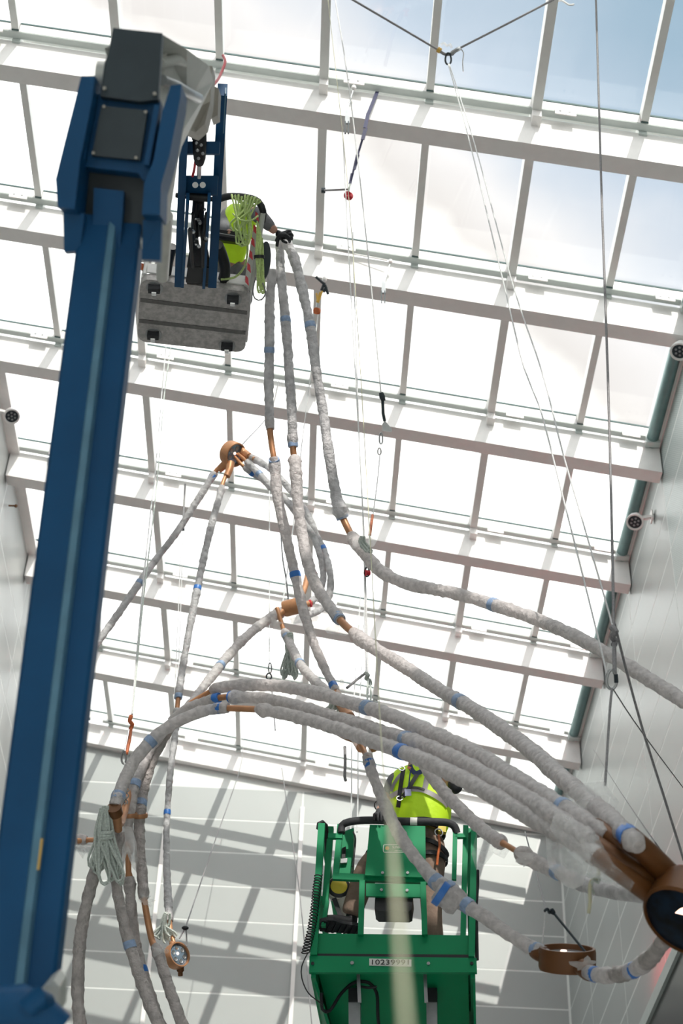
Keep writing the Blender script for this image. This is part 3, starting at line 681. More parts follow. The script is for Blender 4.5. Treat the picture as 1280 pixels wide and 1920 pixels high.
sheet('bunched plastic on the bend of the right-hand basket tube', blob(640, 958, 20, 15, j=.4), 11.95, 'film')
sheet('bunched plastic where the right basket tube turns sideways', blob(676, 1022, 20, 16, j=.4), 11.7, 'film')
sheet('plastic frill on the right side of the low right ring lamp', blob(1098, 1808, 18, 12, j=.5), 8.25, 'film')
sheet('plastic frill on the tube below the lift right shoulder', blob(985, 1610, 20, 16, j=.4, rot=.4), 8.5, 'film')
# roll of blue and white tape taped on the tube in front of the lift
c = at(838, 1684, 9.0); ax = (CR * .75 + CD * .5 - CF * .15).normalized()
t = thing('tape_roll', 'wad of white plastic with a broad blue tape edge in front of the lift post', 'tape', c)
part('plastic_wad', MB().lathe(c, ax, [(0, -.07), (.05, -.075), (.068, -.05), (.062, 0), (.07, .04), (.055, .075), (0, .08)], 16), 'wrap', t)
part('tape_edge', MB().lathe(c, ax, [(.066, -.062), (.072, -.06), (.072, -.022), (.066, -.02)], 20, close=True), 'tape', t)

# ------------------------------------------------------------------ blue boom with basket (one machine)
base = at(40, 1905, 5.0)
t = thing('boom_lift', 'blue articulated boom lift rising at the left with a basket at its head', 'lift', (base.x, base.y, 0))
BOOM = t
# lower boom: a folded steel section running from bottom left to the knuckle
a = at(14, 2010, 5.0); b = at(209, 420, 6.15)
dirn = (b - a).normalized(); side = CR - dirn * CR.dot(dirn); side.normalize(); fr = side.cross(dirn)
if fr.dot(CF) > 0: fr = -fr                      # fr points to the camera
def sect(prof): return [side * u + fr * w_ for u, w_ in prof]
pr = [(-.113, -.09), (-.113, .045), (-.100, .060), (.008, .060), (.020, .048), (.020, .020), (.030, .012), (.105, .012), (.115, 0), (.115, -.09)]
part('boom_section', MB().prism([a + q for q in sect(pr)], b - a), 'blue', t)
pr = [(.000, .060), (.006, .068), (.026, .058), (.030, .014), (.014, .014)]
part('boom_edge', MB().prism([a + q for q in sect(pr)], b - a), 'blue_highlight', t, label='pale edge strip with painted highlight')
for f in (.12,):
    c = a + (b - a) * .20 + side * .022 + fr * .055
    part('warning_label', MB().bar(c, c + dirn * .10, .022, .006, side), 'orange_ink', t)
# side plates and cross plate of the lower boom end
part('end_lug', MB().prism([at(118, 395, 6.0), at(158, 400, 6.0), at(150, 470, 6.05), at(120, 472, 6.05)], CF * .06), 'blue', t)
part('end_lug', MB().prism([at(268, 412, 6.0), at(303, 405, 6.0), at(300, 488, 6.05), at(266, 486, 6.05)], CF * .06), 'blue', t)
for x0, x1 in ((148, 172), (246, 268)):
    part('pivot_pin', MB().tube([at(x0, 452, 6.15), at(x1, 456, 6.15)], .022, 12), 'arm_grey', t)
# inner web, and a dark slab painted in as the shadow gap below the knuckle
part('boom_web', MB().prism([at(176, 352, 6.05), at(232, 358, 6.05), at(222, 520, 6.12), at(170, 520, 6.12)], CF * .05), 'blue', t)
part('gap_shade', MB().prism([at(128, 300, 6.12), at(290, 312, 6.12), at(276, 440, 6.15), at(142, 425, 6.15)], CF * .16), 'slate', t)
# knuckle casting
k = part('knuckle', MB().prism([at(168, 175, 6.0), at(300, 186, 6.0), at(298, 335, 6.0), at(268, 338, 6.0), at(258, 324, 6.0), at(160, 312, 6.0), at(142, 326, 6.0), at(124, 322, 6.0)], CF * .10), 'blue', t)
for pts in ([(152, 143), (178, 142), (172, 190), (150, 300), (140, 392), (108, 388), (104, 336), (120, 270)],
            [(320, 160), (340, 158), (338, 182), (318, 290), (302, 345), (300, 402), (266, 402), (270, 345), (288, 300), (304, 210)]):
    part('cheek_plate', MB().prism([at(x, y, 5.88) for x, y in pts], CF * .22), 'blue', t)
# raised ribs beside the cover
for x0, x1, y0, y1 in ((172, 156, 190, 300), (296, 276, 200, 312)):
    part('rib', MB().bar(at(x0, y0, 5.97), at(x1, y1, 5.97), .02, .05, CR), 'blue', t)
part('cover_plate', MB().prism([at(190, 198, 5.96), at(276, 207, 5.96), at(262, 300, 5.96), at(172, 291, 5.96)], CF * .03), 'slate', k, label='dark bolted cover plate')
for x, y in ((195, 200), (273, 210), (175, 287), (255, 296)):
    part('bolt', MB().lathe(at(x, y, 5.955), -CF, [(.006, 0), (.006, .005), (0, .005)], 8), 'arm_beige', k)
part('rubber_flap', MB().prism([at(212, 52, 5.98), at(304, 62, 5.98), at(296, 186, 5.94), at(262, 190, 5.94), at(188, 180, 5.94), at(196, 118, 5.96), at(203, 100, 5.96)], CF * .05), 'slate', t, label='dark rubber flap over the knuckle')
for x, y in ((196, 166), (290, 176)):
    part('bolt', MB().lathe(at(x, y, 5.93), -CF, [(.007, 0), (.007, .006), (0, .006)], 8), 'arm_beige', t)
part('pivot_bushing', MB().tube([at(182, 140, 6.1), at(205, 142, 6.1)], .05, 14), 'arm_grey', t)
# telescopic grey arm behind the knuckle
part('upper_arm', MB().prism([at(196, 90, 6.3), at(300, 62, 6.3), at(350, 92, 6.6), at(392, 124, 7.0), at(350, 196, 7.0), at(330, 250, 6.9), at(316, 300, 6.8), at(260, 330, 6.4)], CF * .25), 'arm_grey', t)
part('arm_tube', MB().bar(at(325, 240, 6.9), at(302, 405, 7.6), .075, .07, CR), 'basket_white', t)
part('arm_tube', MB().tube([at(312, 405, 7.6), at(304, 520, 8.2)], .032, 14), 'arm_grey', t)
part('cable_guide', MB().tube([at(300, 118, 6.5), at(330, 112, 6.6), at(352, 120, 6.8), at(376, 128, 7.0)], .022, 10), 'arm_grey', t)
part('cable_guide', MB().tube([at(304, 150, 6.5), at(330, 160, 6.6), at(356, 176, 6.8), at(372, 184, 7.0)], .022, 10), 'steel', t)
part('hose_cover', MB().prism([at(382, 122, 7.6), at(398, 124, 7.6), at(394, 190, 7.7), at(384, 232, 7.8), at(366, 248, 7.9), at(346, 240, 7.9), at(360, 226, 7.8), at(374, 200, 7.7)], CF * .18), 'arm_beige', t)
part('hose_cover', MB().prism([at(398, 160, 8.2), at(410, 166, 8.2), at(408, 216, 8.4), at(396, 222, 8.4)], CF * .15), 'arm_beige', t)
p_, _ = spline([at(399, 160, 8.4), at(408, 150, 8.5), at(414, 138, 8.6), at(422, 116, 8.7), at(418, 104, 8.8)], .03)
part('red_hose', MB().tube(p_, .008, 6), 'red', t)
# jib: two blue rails seen from below with cross plates
J0, J1 = 10.6, 12.55
def jr(x0, y0, x1, y1, wd, th=.10): return MB().bar(at(x0, y0, J0), at(x1, y1, J1), wd, th, CR)
part('jib_rail', jr(346, 222, 334, 528, .055), 'blue', t)
part('jib_rail', jr(417, 168, 398, 530, .065), 'blue', t)
part('jib_rail_inner', MB().bar(at(352, 372, 11.3), at(342, 530, J1), .022, .09, CR), 'blue', t)
part('jib_rail_inner', MB().bar(at(392, 372, 11.3), at(382, 532, J1), .022, .09, CR), 'blue', t)
part('jib_edge', MB().bar(at(423, 170, J0 - .03), at(404, 530, J1 - .03), .008, .05, CR), 'blue_highlight', t)
def crossp(name, y0, y1, d0, d1, m='blue'):
    f0 = lambda y: 346 - 12 * (y - 222) / 306; f1 = lambda y: 417 - 19 * (y - 168) / 362
    return part(name, MB().prism([at(f0(y0), y0, d0), at(f1(y0), y0, d0), at(f1(y1), y1, d1), at(f0(y1), y1, d1)], CF * .05), m, t)
crossp('cross_plate', 265, 288, 10.9, 11.0)
cp = crossp('cross_plate', 329, 365, 11.25, 11.45)
part('jib_pin_housing', MB().tube([at(352, 368, 11.45), at(394, 372, 11.45)], .028, 12), 'black', t)
for x in (366, 380): part('hole_rim', MB().lathe(at(x, 347, 11.24), -CF, [(.021, 0), (.021, .004), (0, .004)], 14), 'basket_white', cp)
part('cylinder_body', MB().tube([at(374, 236, 10.8), at(374, 262, 10.85), at(374, 296, 10.95), at(374, 306, 11.0)], [.045, .048, .042, .03], 16), 'black', t, label='black hydraulic cylinder')
for q, (x, y) in enumerate(((368, 268), (377, 272), (370, 282), (380, 288), (372, 297))):
    part('fitting', MB().ball(at(x, y, 10.78), .012, 8), 'steel', t)
part('cylinder_rod', MB().tube([at(374, 300, 11.0), at(373, 332, 11.2)], .016, 10), 'chrome', t)
part('red_hose', MB().tube([at(366, 304, 11.0), at(364, 318, 11.1), at(361, 330, 11.2)], .010, 6), 'red', t)
part('valve_block', MB().prism([at(352, 232, 10.7), at(372, 230, 10.7), at(372, 262, 10.8), at(360, 262, 10.8)], CF * .08), 'black', t)
# machinery under the jib: dark linkages
mb = MB()
random.seed(4)
part('linkage', MB().prism([at(352, 500, 12.3), at(392, 502, 12.3), at(390, 530, 12.5), at(348, 528, 12.5)], CF * .15), 'black', t)
part('linkage', MB().prism([at(356, 462, 12.1), at(388, 464, 12.1), at(394, 500, 12.3), at(350, 500, 12.3)], CF * .08), 'rubber', t)
for x0, y0, x1, y1, r in ((368, 374, 366, 470, .026), (378, 374, 384, 470, .020), (362, 400, 372, 470, .014), (388, 400, 380, 500, .016), (374, 380, 372, 440, .02), (356, 430, 362, 500, .016)):
    part('hydraulic_hose', MB().tube([at(x0, y0, 11.5), at((x0 + x1) / 2 + random.uniform(-5, 5), (y0 + y1) / 2, 11.8), at(x1, y1, 12.2)], r, 8), 'black', t)
for q in range(12):
    part('fitting', MB().ball(at(random.uniform(360, 388), random.uniform(392, 462), 11.55), random.uniform(.010, .018), 8), random.choice(['steel', 'black', 'chrome']), t)
part('hydraulic_hose', MB().tube(spline([at(408, 460, 12.4), at(416, 480, 12.5), at(422, 505, 12.6), at(418, 528, 12.7)], .04)[0], .045, 10), 'black', t)
part('hydraulic_hose', MB().tube(spline([at(322, 462, 12.4), at(316, 488, 12.5), at(312, 512, 12.6)], .04)[0], .04, 10), 'black', t)

# basket: level box; floor underside measured at d = 13
P00, P10, P11, P01 = at(262, 521, 12.7), at(468, 548, 12.7), at(458, 663, 13.25), at(257, 640, 13.25)
zf = (P00.z + P10.z) / 2
def atZ(px, py, z):
    r = CR * ((px - 640) / F) + CD * ((py - 960) / F) + CF
    return EYE + r * ((z - 1.6) / r.z)
Z0 = 11.02
q00, q10, q11, q01 = atZ(263, 522, Z0), atZ(468, 548, Z0), atZ(459, 662, Z0), atZ(257, 640, Z0)
def qpt(u, v_): return (q00 * (1 - u) + q10 * u) * (1 - v_) + (q01 * (1 - u) + q11 * u) * v_
def rrect(r=.10, n=4):
    o = []
    for (cu, cv, a0) in ((r, r * 1.4, 180), (1 - r, r * 1.4, 270), (1 - r, 1 - r * 1.4, 0), (r, 1 - r * 1.4, 90)):
        for i in range(n + 1):
            a = math.radians(a0 + 90 * i / n); o.append(qpt(cu + r * math.cos(a), cv + r * 1.4 * math.sin(a)))
    return o
bf = part('basket_floor', MB().prism(rrect(.09), (0, 0, .07)), 'alu', t, label='grey speckled metal basket underside')
for v0 in (.335, .665):
    part('floor_joint', MB().prism([qpt(.01, v0 - .035) - V((0, 0, .006)), qpt(.99, v0 - .035) - V((0, 0, .006)), qpt(.99, v0 + .02) - V((0, 0, .006)), qpt(.01, v0 + .02) - V((0, 0, .006))], (0, 0, .02)), 'alu_dark', bf)
for x, y in ((290, 540), (437, 560), (288, 627), (426, 648)):
    c = atZ(x, y, Z0)
    part('foot_mount', MB().lathe(c, (0, 0, -1), [(.07, -.01), (.066, .006), (.05, .01), (0, .01)], 18), 'steel', bf)
    part('foot_mount', MB().box(c + V((0, -.02, -.03)), (.09, .05, .06)), 'rubber', bf)
    part('foot_mount', MB().lathe(c + V((0, .01, -.04)), (1, 0, 0), [(0, -.018), (.03, -.018), (.03, .018), (0, .018)], 14), 'chrome', bf)
# basket side skirts (white), posts and top rails
ZT = Z0 + 1.08
def wallp(a_, b_, z0, z1, m='basket_white', name='side_panel'):
    n_ = (b_ - a_).cross(V((0, 0, 1))).normalized() * .012
    return part(name, MB().prism([V((a_.x, a_.y, z0)), V((b_.x, b_.y, z0)), V((b_.x, b_.y, z1)), V((a_.x, a_.y, z1))], n_), m, t)
wallp(qpt(.05, 0), qpt(.97, 0), Z0 + .07, Z0 + .17)
wallp(qpt(0, .08), qpt(0, .92), Z0 + .07, Z0 + .25); wallp(qpt(1, .08), qpt(1, .92), Z0 + .07, Z0 + .25); wallp(qpt(.05, 1), qpt(.95, 1), Z0 + .07, Z0 + .25)
for u, v_ in ((.03, .03), (.97, .97), (.03, .97), (.5, 1)):
    c = qpt(u, v_); part('corner_post', MB().tube([V((c.x, c.y, Z0 + .07)), V((c.x, c.y, ZT))], .018, 10), 'basket_white', t)
# corner post with red and white stripes on the right
c0 = qpt(.96, .04); hp = part('striped_post', MB().prism([at(456, 540, 12.72), at(470, 545, 12.72), at(487, 440, 12.5), at(481, 425, 12.5), at(474, 430, 12.5)], CF * .04), 'basket_white', t)
for q in range(6):
    y = 528 - q * 24
    x = 466 + (528 - y) * .155
    part('red_stripe', MB().prism([at(x - 6, y - 12, 12.46 ), at(x - 1, y - 7, 12.46), at(x - 1 + 1.5, y + 8, 12.46), at(x - 6.5, y + 1, 12.46)], CF * .01), 'red', hp)
part('grey_post', MB().tube([at(471, 543, 12.68), at(493, 400, 12.4)], .02, 10), 'arm_grey', t)
rail = [at(408, 374, 12.4), at(430, 368, 12.4), at(462, 370, 12.4), at(484, 378, 12.4), at(493, 396, 12.42), at(492, 414, 12.5)]
part('top_rail', MB().tube(spline(rail, .03)[0], .028, 10), 'black', t)
part('top_rail', MB().tube([at(408, 374, 12.4), at(380, 372, 12.45), at(330, 366, 12.5)], .02, 10), 'black', t)
part('rear_rail', MB().tube([qpt(.03, .97) + V((0, 0, 1.08)), qpt(.97, .97) + V((0, 0, 1.08))], .02, 8), 'arm_grey', t)
part('mid_rail', MB().tube([at(408, 442, 12.7), at(455, 450, 12.7)], .025, 8), 'black', t)
part('control_box', MB().prism([at(408, 430, 12.8), at(458, 436, 12.8), at(456, 456, 12.8), at(408, 450, 12.8)], CF * .12), 'black', t)
part('grip_pad', MB().prism([at(496 + 11 * math.cos(a) - 3 * math.sin(a), 488 + 36 * math.sin(a), 12.55) for a in [2 * math.pi * i / 18 for i in range(18)]], CF * .05), 'slate', t, label='dark oval pad on the basket side')
part('mid_rail', MB().tube([at(300, 500, 12.75), at(272, 498, 12.8), at(264, 506, 12.8)], .018, 8), 'arm_grey', t)
part('beacon', MB().tube([at(264, 506, 12.7), at(264, 494, 12.7)], .022, 10), 'orange', t)
# low machine parts at bottom left
part('turret_cover', MB().prism([at(60, 1880, 4.9), at(84, 1850, 4.9), at(100, 1838, 4.9), at(112, 1850, 4.9), at(112, 1900, 4.95), at(96, 1925, 4.95), at(60, 1925, 4.95)], CF * .12), 'arm_grey', t)
part('turret_block', MB().tube([at(-20, 1890, 4.8), at(40, 1886, 4.8), at(78, 1902, 4.8), at(112, 1930, 4.8)], [.06, .065, .055, .05], 14), 'blue', t)
part('turret_block', MB().tube([at(52, 1890, 4.75), at(72, 1870, 4.75), at(84, 1880, 4.8)], .032, 12), 'blue', t)

# ------------------------------------------------------------------ green scissor lift
LY = 9.75; fc = atY(735, 1822, LY); LZ = fc.z; yaw = math.radians(-6)
LO = V((fc.x, LY, LZ)); RL = Matrix.Rotation(yaw, 3, 'Z'); RLi = RL.inverted()
g = thing('scissor_lift', 'green scissor lift platform carrying the worker in the bright vest', 'lift', (LO.x, LO.y, 0), yaw)
def L(px, py, y=0.):
    """lift-local point (x, y, z above the ground) behind a pixel at local depth y"""
    r = RLi @ (CR * ((px - 640) / F) + CD * ((py - 960) / F) + CF); o = RLi @ (EYE - V((LO.x, LO.y, 0)))
    return o + r * ((y - o.y) / r.y)
def gp(name, pix, y, th, m='green', parent=None, label=None):
    return part(name, MB().prism([L(px, py, y) for px, py in pix], (0, th, 0)), m, parent or g, local=True, label=label)
def gb(name, p, q, wd, dp_, m='green', y=0., y2=None):
    a_ = L(*p, y); b_ = L(*q, y if y2 is None else y2)
    return part(name, MB().bar(a_, b_, wd, dp_, (1, 0, 0) if abs((b_ - a_).normalized().x) < .8 else (0, 0, 1)), m, g, local=True)
fascia = gp('front_fascia', [(580, 1792), (893, 1796), (894, 1823), (579, 1823)], 0, .03)
gp('toe_board', [(592, 1750), (889, 1754), (889, 1790), (593, 1788)], .03, .02)
gp('fascia_groove', [(594, 1788), (888, 1790), (888, 1796), (594, 1794)], .02, .02, 'black')
xl, xr = L(581, 1822).x, L(892, 1822).x; zb = L(735, 1822).z
DL = 1.9
part('deck_underside', MB().box(((xl + xr) / 2, DL / 2 + .03, zb + .075), (xr - xl - .01, DL, .03)), 'green', g, local=True)
for x in (xl + .02, xr - .02): part('deck_flange', MB().box((x, DL / 2 + .03, zb + .03), (.03, DL, .12)), 'green', g, local=True)
part('deck_crossmember', MB().box(((xl + xr) / 2, .62, zb + .03), (xr - xl - .08, .05, .07)), 'green', g, local=True)
part('deck_flange', MB().box(((xl + xr) / 2, .40, zb + .045), (xr - xl - .08, .03, .05)), 'green', g, local=True)
part('fascia_bolt', MB().lathe(L(660, 1806, -.002), (0, -1, 0), [(.012, 0), (.012, .008), (0, .008)], 8), 'steel', g, local=True)
for x in (803, 586, 884): part('fascia_bolt', MB().lathe(L(x, 1807, -.002), (0, -1, 0), [(.011, 0), (.011, .008), (0, .008)], 8), 'steel' if x == 803 else 'black', g, local=True)
# sloping front apron under the deck (darker box between the flanges)
part('apron', MB().prism([(xl + .04, .10, zb + .06), (xr - .05, .10, zb + .06), (xr - .05, 1.1, zb - .22), (xl + .14, 1.1, zb - .22)], (0, .02, .01)), 'green', g, local=True)
part('side_apron', MB().prism([(xl + .005, .03, zb), (xl + .005, 1.15, zb + .0), (xl + .12, 1.15, zb - .26), (xl + .12, .6, zb - .26)], (.02, 0, 0)), 'green', g, local=True)
part('side_apron', MB().prism([(xr - .02, .03, zb), (xr - .02, 1.15, zb), (xr - .02, 1.15, zb - .26), (xr - .02, .6, zb - .26)], (.015, 0, 0)), 'green', g, local=True)
# number plate
pl = gp('number_plate', [(692, 1797), (771, 1799), (771, 1812), (692, 1810)], -.006, .006, 'plate', label='white plate reading 10239991')
def text_mesh(txt, h, m, name, parent, pos, rot, local, wd=None):
    cu = bpy.data.curves.new('t', 'FONT'); cu.body = txt; cu.size = h; cu.align_x = 'CENTER'; cu.align_y = 'CENTER'; cu.extrude = .0008
    to = bpy.data.objects.new('t', cu); COL.objects.link(to); bpy.context.view_layer.update()
    me = bpy.data.meshes.new_from_object(to.evaluated_get(bpy.context.evaluated_depsgraph_get()))
    bpy.data.objects.remove(to)
    xs_ = [v.co.x for v in me.vertices]; s = (wd / (max(xs_) - min(xs_))) if wd else 1
    for v in me.vertices:
        v.co = rot @ V((v.co.x * s, v.co.y, v.co.z)) + pos
    me.materials.append(M[m]); o = bpy.data.objects.new(name, me); COL.objects.link(o); o.parent = parent; o['label'] = txt + ' lettering'
    return o
RX = Matrix.Rotation(math.radians(90), 3, 'X')
text_mesh('10239991', .048, 'ink', 'plate_digits', pl, (L(731.5, 1804.5, -.0085)), RX, True, .235)
# front posts and rails
gb('post', (603, 1546), (588, 1792), .045, .04)
gb('post', (620, 1552), (609, 1700), .04, .04, y=.10)
gb('post', (638, 1547), (629, 1645), .04, .03, y=.02)
gb('gate_link', (615, 1568), (642, 1569), .035, .03, y=.01)
gb('brace', (613, 1690), (606, 1738), .028, .03, y=.06)
gb('post', (853, 1558), (851, 1650), .03, .03, y=.02)
gb('post', (873, 1549), (867, 1790), .036, .03, y=.06)
gb('post', (889, 1545), (884, 1795), .040, .04, y=.0)
gb('gate_link', (853, 1568), (874, 1568), .028, .03, y=.02)
gb('mid_rail', (624, 1644), (806, 1652), .045, .03, y=.02)
gb('panel_leg', (679, 1652), (676, 1754), .036, .03, y=.0)
gb('panel_leg', (793, 1655), (796, 1754), .036, .03, y=.0)
cover = gp('control_cover', [(693, 1546), (797, 1549), (798, 1645), (684, 1641)], -.03, .03, label='green cover with a rental sticker')
gp('lower_cover', [(686, 1656), (789, 1658), (790, 1682), (686, 1680)], -.01, .02)
gp('tool_tray', [(703, 1681), (774, 1683), (771, 1706), (766, 1709), (708, 1708), (702, 1703)], .02, .16, 'black')
for x, y in ((717, 1637), (764, 1637), (715, 1669), (763, 1670)):
    part('fascia_bolt', MB().lathe(L(x, y, -.032 if y < 1650 else -.012), (0, -1, 0), [(.010, 0), (.010, .008), (0, .008)], 8), 'steel', g, local=True)
# sticker: rounded white outline, orange dot and white lettering
st = MB(); sx, sy = L(718, 1583, -.034), L(763, 1598, -.034)
cx_, cz_ = (sx.x + sx.x) / 2, 0
x0_, x1_, z1_, z0_ = sx.x, sy.x, sx.z, sy.z
def rr_(x0, x1, z0, z1, r): 
    return [(cx + r * math.cos(math.radians(a)), cz + r * math.sin(math.radians(a))) for cx, cz, a0 in ((x1 - r, z1 - r, 0), (x0 + r, z1 - r, 90), (x0 + r, z0 + r, 180), (x1 - r, z0 + r, 270)) for a in (a0, a0 + 30, a0 + 60, a0 + 90)]
o_ = rr_(x0_, x1_, z0_, z1_, .012); i_ = rr_(x0_ + .004, x1_ - .004, z0_ + .004, z1_ - .004, .009)
yy = -.0315; n_ = len(o_)
mbq = MB().add([(x, yy, z) for x, z in o_] + [(x, yy, z) for x, z in i_], [(i, (i + 1) % n_, n_ + (i + 1) % n_, n_ + i) for i in range(n_)])
stk = part('sticker', mbq, 'white_ink', g, local=True)
text_mesh('SUNBELT', .026, 'white_ink', 'sticker_lettering', stk, V((x0_ * .36 + x1_ * .64, yy, z0_ * .35 + z1_ * .65)), RX, True, .082)
text_mesh('RENTALS', .011, 'white_ink', 'sticker_lettering', stk, V((x0_ * .36 + x1_ * .64, yy, z0_ * .78 + z1_ * .22)), RX, True, .05)
part('sticker_emblem', MB().lathe(V((x0_ + .028, yy + .001, z0_ * .45 + z1_ * .55)), (0, -1, 0), [(.014, 0), (0, .001)], 12), 'orange_ink', stk, local=True)
# padded top rail
rp = [L(640, 1562, .0), L(641, 1548, .0), L(655, 1541, -.02), L(690, 1538, -.03), L(760, 1540, -.03), L(815, 1541, -.03), L(840, 1543, -.02), L(852, 1550, .0), L(856, 1562, .02)]
pts_, _ = spline(rp, .02)
part('padded_rail', MB().tube(pts_, .026, 14), 'rubber', g, local=True)
part('rail_tape', MB().tube([L(769, 1540, -.03), L(782, 1540.5, -.03)], .0275, 14), 'plate', g, local=True)
# black tubes at the post heads
part('post_cap', MB().tube([L(597, 1554, .0), L(598, 1545, .0), L(604, 1542, .02), L(610, 1547, .05), L(614, 1600, .14)], .017, 10), 'black', g, local=True)
part('post_cap', MB().tube([L(884, 1548, .0), L(889, 1543, .02), L(894, 1548, .05), L(896, 1570, .10)], .017, 10), 'black', g, local=True)
part('side_hose', MB().tube([L(893, 1632, .02), L(893, 1660, .02), L(892, 1700, .02), L(894, 1800, .03)], [.018, .018, .012, .012], 10), 'black', g, local=True)
# side rails running back
for x, sgn in ((xl + .03, 1), (xr - .03, -1)):
    for zq in (1.05, .55):
        part('side_rail', MB().bar((x, .08, zb + zq), (x, DL - .02, zb + zq), .035, .035, (1, 0, 0)), 'green', g, local=True)
    part('post', MB().bar((x, DL - .02, zb + .09), (x, DL - .02, zb + 1.06), .035, .035, (1, 0, 0)), 'green', g, local=True)
    part('toe_board', MB().box((x, DL / 2 + .05, zb + .16), (.015, DL - .1, .14)), 'green', g, local=True)
part('platform_floor', MB().box(((xl + xr) / 2, DL / 2 + .04, zb + .11), (xr - xl - .10, DL - .05, .03)), 'steel', g, local=True)
# control station on the left
gp('control_station', [(641, 1560), (663, 1552), (661, 1610), (657, 1640), (634, 1640), (637, 1590)], .16, .16)
gp('control_screen', [(641, 1590), (648, 1587), (647, 1611), (640, 1613)], .14, .02, 'black')
gp('control_knobs', [(639, 1610), (651, 1609), (650, 1617), (638, 1618)], .13, .02, 'steel')
part('control_cable', MB().tube(spline([L(662, 1560, .12), L(666, 1572, .1), L(664, 1600, .1), L(661, 1625, .12)], .02)[0], .006, 6), 'black', g, local=True)
# scissor posts under the deck
for (x0, x1) in ((653, 675), (799, 819)):
    gp('lifting_post', [(x0, 1877), (x1, 1877), (x1 + 1, 1975), (x0 + 1, 1975)], .22, .10, 'arm_grey' if 0 else 'steel')
    gp('post_head', [(x0, 1852), (x1, 1852), (x1, 1878), (x0, 1878)], .21, .12, 'black')
for x in (671, 796):
    gb('hanger_strap', (x, 1818), (x + 3, 1880), .022, .01, 'steel', y=.10)
    part('strap_bolt', MB().lathe(L(x, 1822, .09), (0, -1, 0), [(.014, 0), (.014, .01), (0, .01)], 8), 'steel', g, local=True)
part('control_cable', MB().tube(spline([L(602, 1862, .1), L(604, 1892, .12), L(618, 1895, .15), L(640, 1862, .18), L(665, 1842, .2), L(692, 1843, .2), L(706, 1862, .2), L(708, 1900, .2), L(712, 1950, .2)], .03)[0], .011, 8), 'black', g, local=True)
part('control_cable', MB().tube(spline([L(668, 1848, .2), L(690, 1852, .18), L(706, 1850, .18)], .03)[0], .009, 8), 'black', g, local=True)
# lifting arms under the platform reaching the base on the floor, chassis with wheels
hz = zb - .35
for x in (xl + .16, xr - .16):
    for i in range(6):
        z0 = .55 + i * (hz - .55) / 6; z1 = .55 + (i + 1) * (hz - .55) / 6; f = 1 if i % 2 else -1
        part('scissor_arm', MB().bar((x, .95 - f * .55, z0), (x, .95 + f * .55, z1), .03, .10, (1, 0, 0)), 'steel', g, local=True)
        part('scissor_arm', MB().bar((x + .04, .95 + f * .55, z0), (x + .04, .95 - f * .55, z1), .03, .10, (1, 0, 0)), 'steel', g, local=True)
part('chassis', MB().box(((xl + xr) / 2, .95, .36), (xr - xl, 1.9, .38)), 'green', g, local=True)
for x in (xl - .03, xr + .03):
    for y in (.3, 1.6): part('wheel', MB().lathe((x, y, .17), (1, 0, 0), [(0, -.05), (.17, -.05), (.17, .05), (0, .05)], 20), 'rubber', g, local=True)

# coiled control lead at the left of the lift
cp_, _ = spline([L(597, 1640, -.02), L(593, 1670, -.03), L(590, 1700, -.03), L(584, 1740, -.03), L(578, 1765, -.03), L(572, 1788, -.03)], .004)
W = lambda q: RL @ q + V((LO.x, LO.y, 0))
cp_ = [W(q) for q in cp_]; n = len(cp_); hel = []
for i in range(n * 3):
    f = i / 3; k_ = min(int(f), n - 2); q = cp_[k_].lerp(cp_[k_ + 1], f - k_); a = i / (n * 3) * 2 * math.pi * 27
    hel.append(q + V((math.cos(a) * .026, math.sin(a) * .026, 0)))
hel = hel[::2]
tail = spline([hel[-1], W(L(566, 1810, -.03)), W(L(566, 1835, -.02)), W(L(578, 1862, .0)), W(L(600, 1880, .06)), W(L(606, 1886, .08))], .03)[0]
single('coiled_cable', MB().tube(hel + tail[1:], .0042, 5), 'black', 'black coiled lead hanging down the left post of the green lift', 'cable')
# grinder-like reel hanging inside the left gate
c = W(L(635, 1664, .16))
t = thing('power_tool', 'yellow and black round tool hanging inside the left corner of the green lift', 'tool', c)
part('body', MB().lathe(c, (0, -1, 0), [(0, -.09), (.07, -.09), (.085, -.03), (.085, .0), (.07, .01)], 20), 'beige_tool', t)
part('disc', MB().lathe(c, (0, -1, 0), [(.078, .005), (.06, .02), (.035, .02)], 20), 'black', t)
part('disc_face', MB().lathe(c, (0, -1, 0), [(.062, .018), (.04, .026), (.02, .024), (0, .02)], 20), 'yellow', t)
part('handle', MB().tube([c + V((.02, .04, -.04)), c + V((.06, .05, -.16)), c + V((.09, .05, -.28))], [.05, .045, .03], 12), 'beige_tool', t)
part('strap', MB().bar(c + V((-.03, .0, -.08)), c + V((.06, .03, -.30)), .03, .01, (1, 0, 0)), 'black', t)

# ------------------------------------------------------------------ people
import bmesh
def skin(name, nodes, edges, m, parent, sub=2, root=0):
    """one continuous surface grown over a skeleton; nodes: (point, radius)"""
    inv = ROOTM[parent.name].inverted() if parent.name in ROOTM else Matrix.Identity(4)
    bm = bmesh.new(); ly = bm.verts.layers.skin.verify(); vs = []
    for i, (p, r) in enumerate(nodes):
        v = bm.verts.new(inv @ V(p)); rr = r if hasattr(r, '__len__') else (r, r)
        v[ly].radius = rr; v[ly].use_root = (i == root); vs.append(v)
    for a, b in edges: bm.edges.new((vs[a], vs[b]))
    me = bpy.data.meshes.new(name); bm.to_mesh(me); bm.free(); me.materials.append(M[m])
    o = bpy.data.objects.new(name, me); COL.objects.link(o); o.parent = parent
    k = o.modifiers.new('skin', 'SKIN'); k.use_smooth_shade = True; k.branch_smoothing = .3
    s_ = o.modifiers.new('subsurf', 'SUBSURF'); s_.levels = sub; s_.render_levels = sub
    return o
def chain(*idx): return [(idx[i], idx[i + 1]) for i in range(len(idx) - 1)]
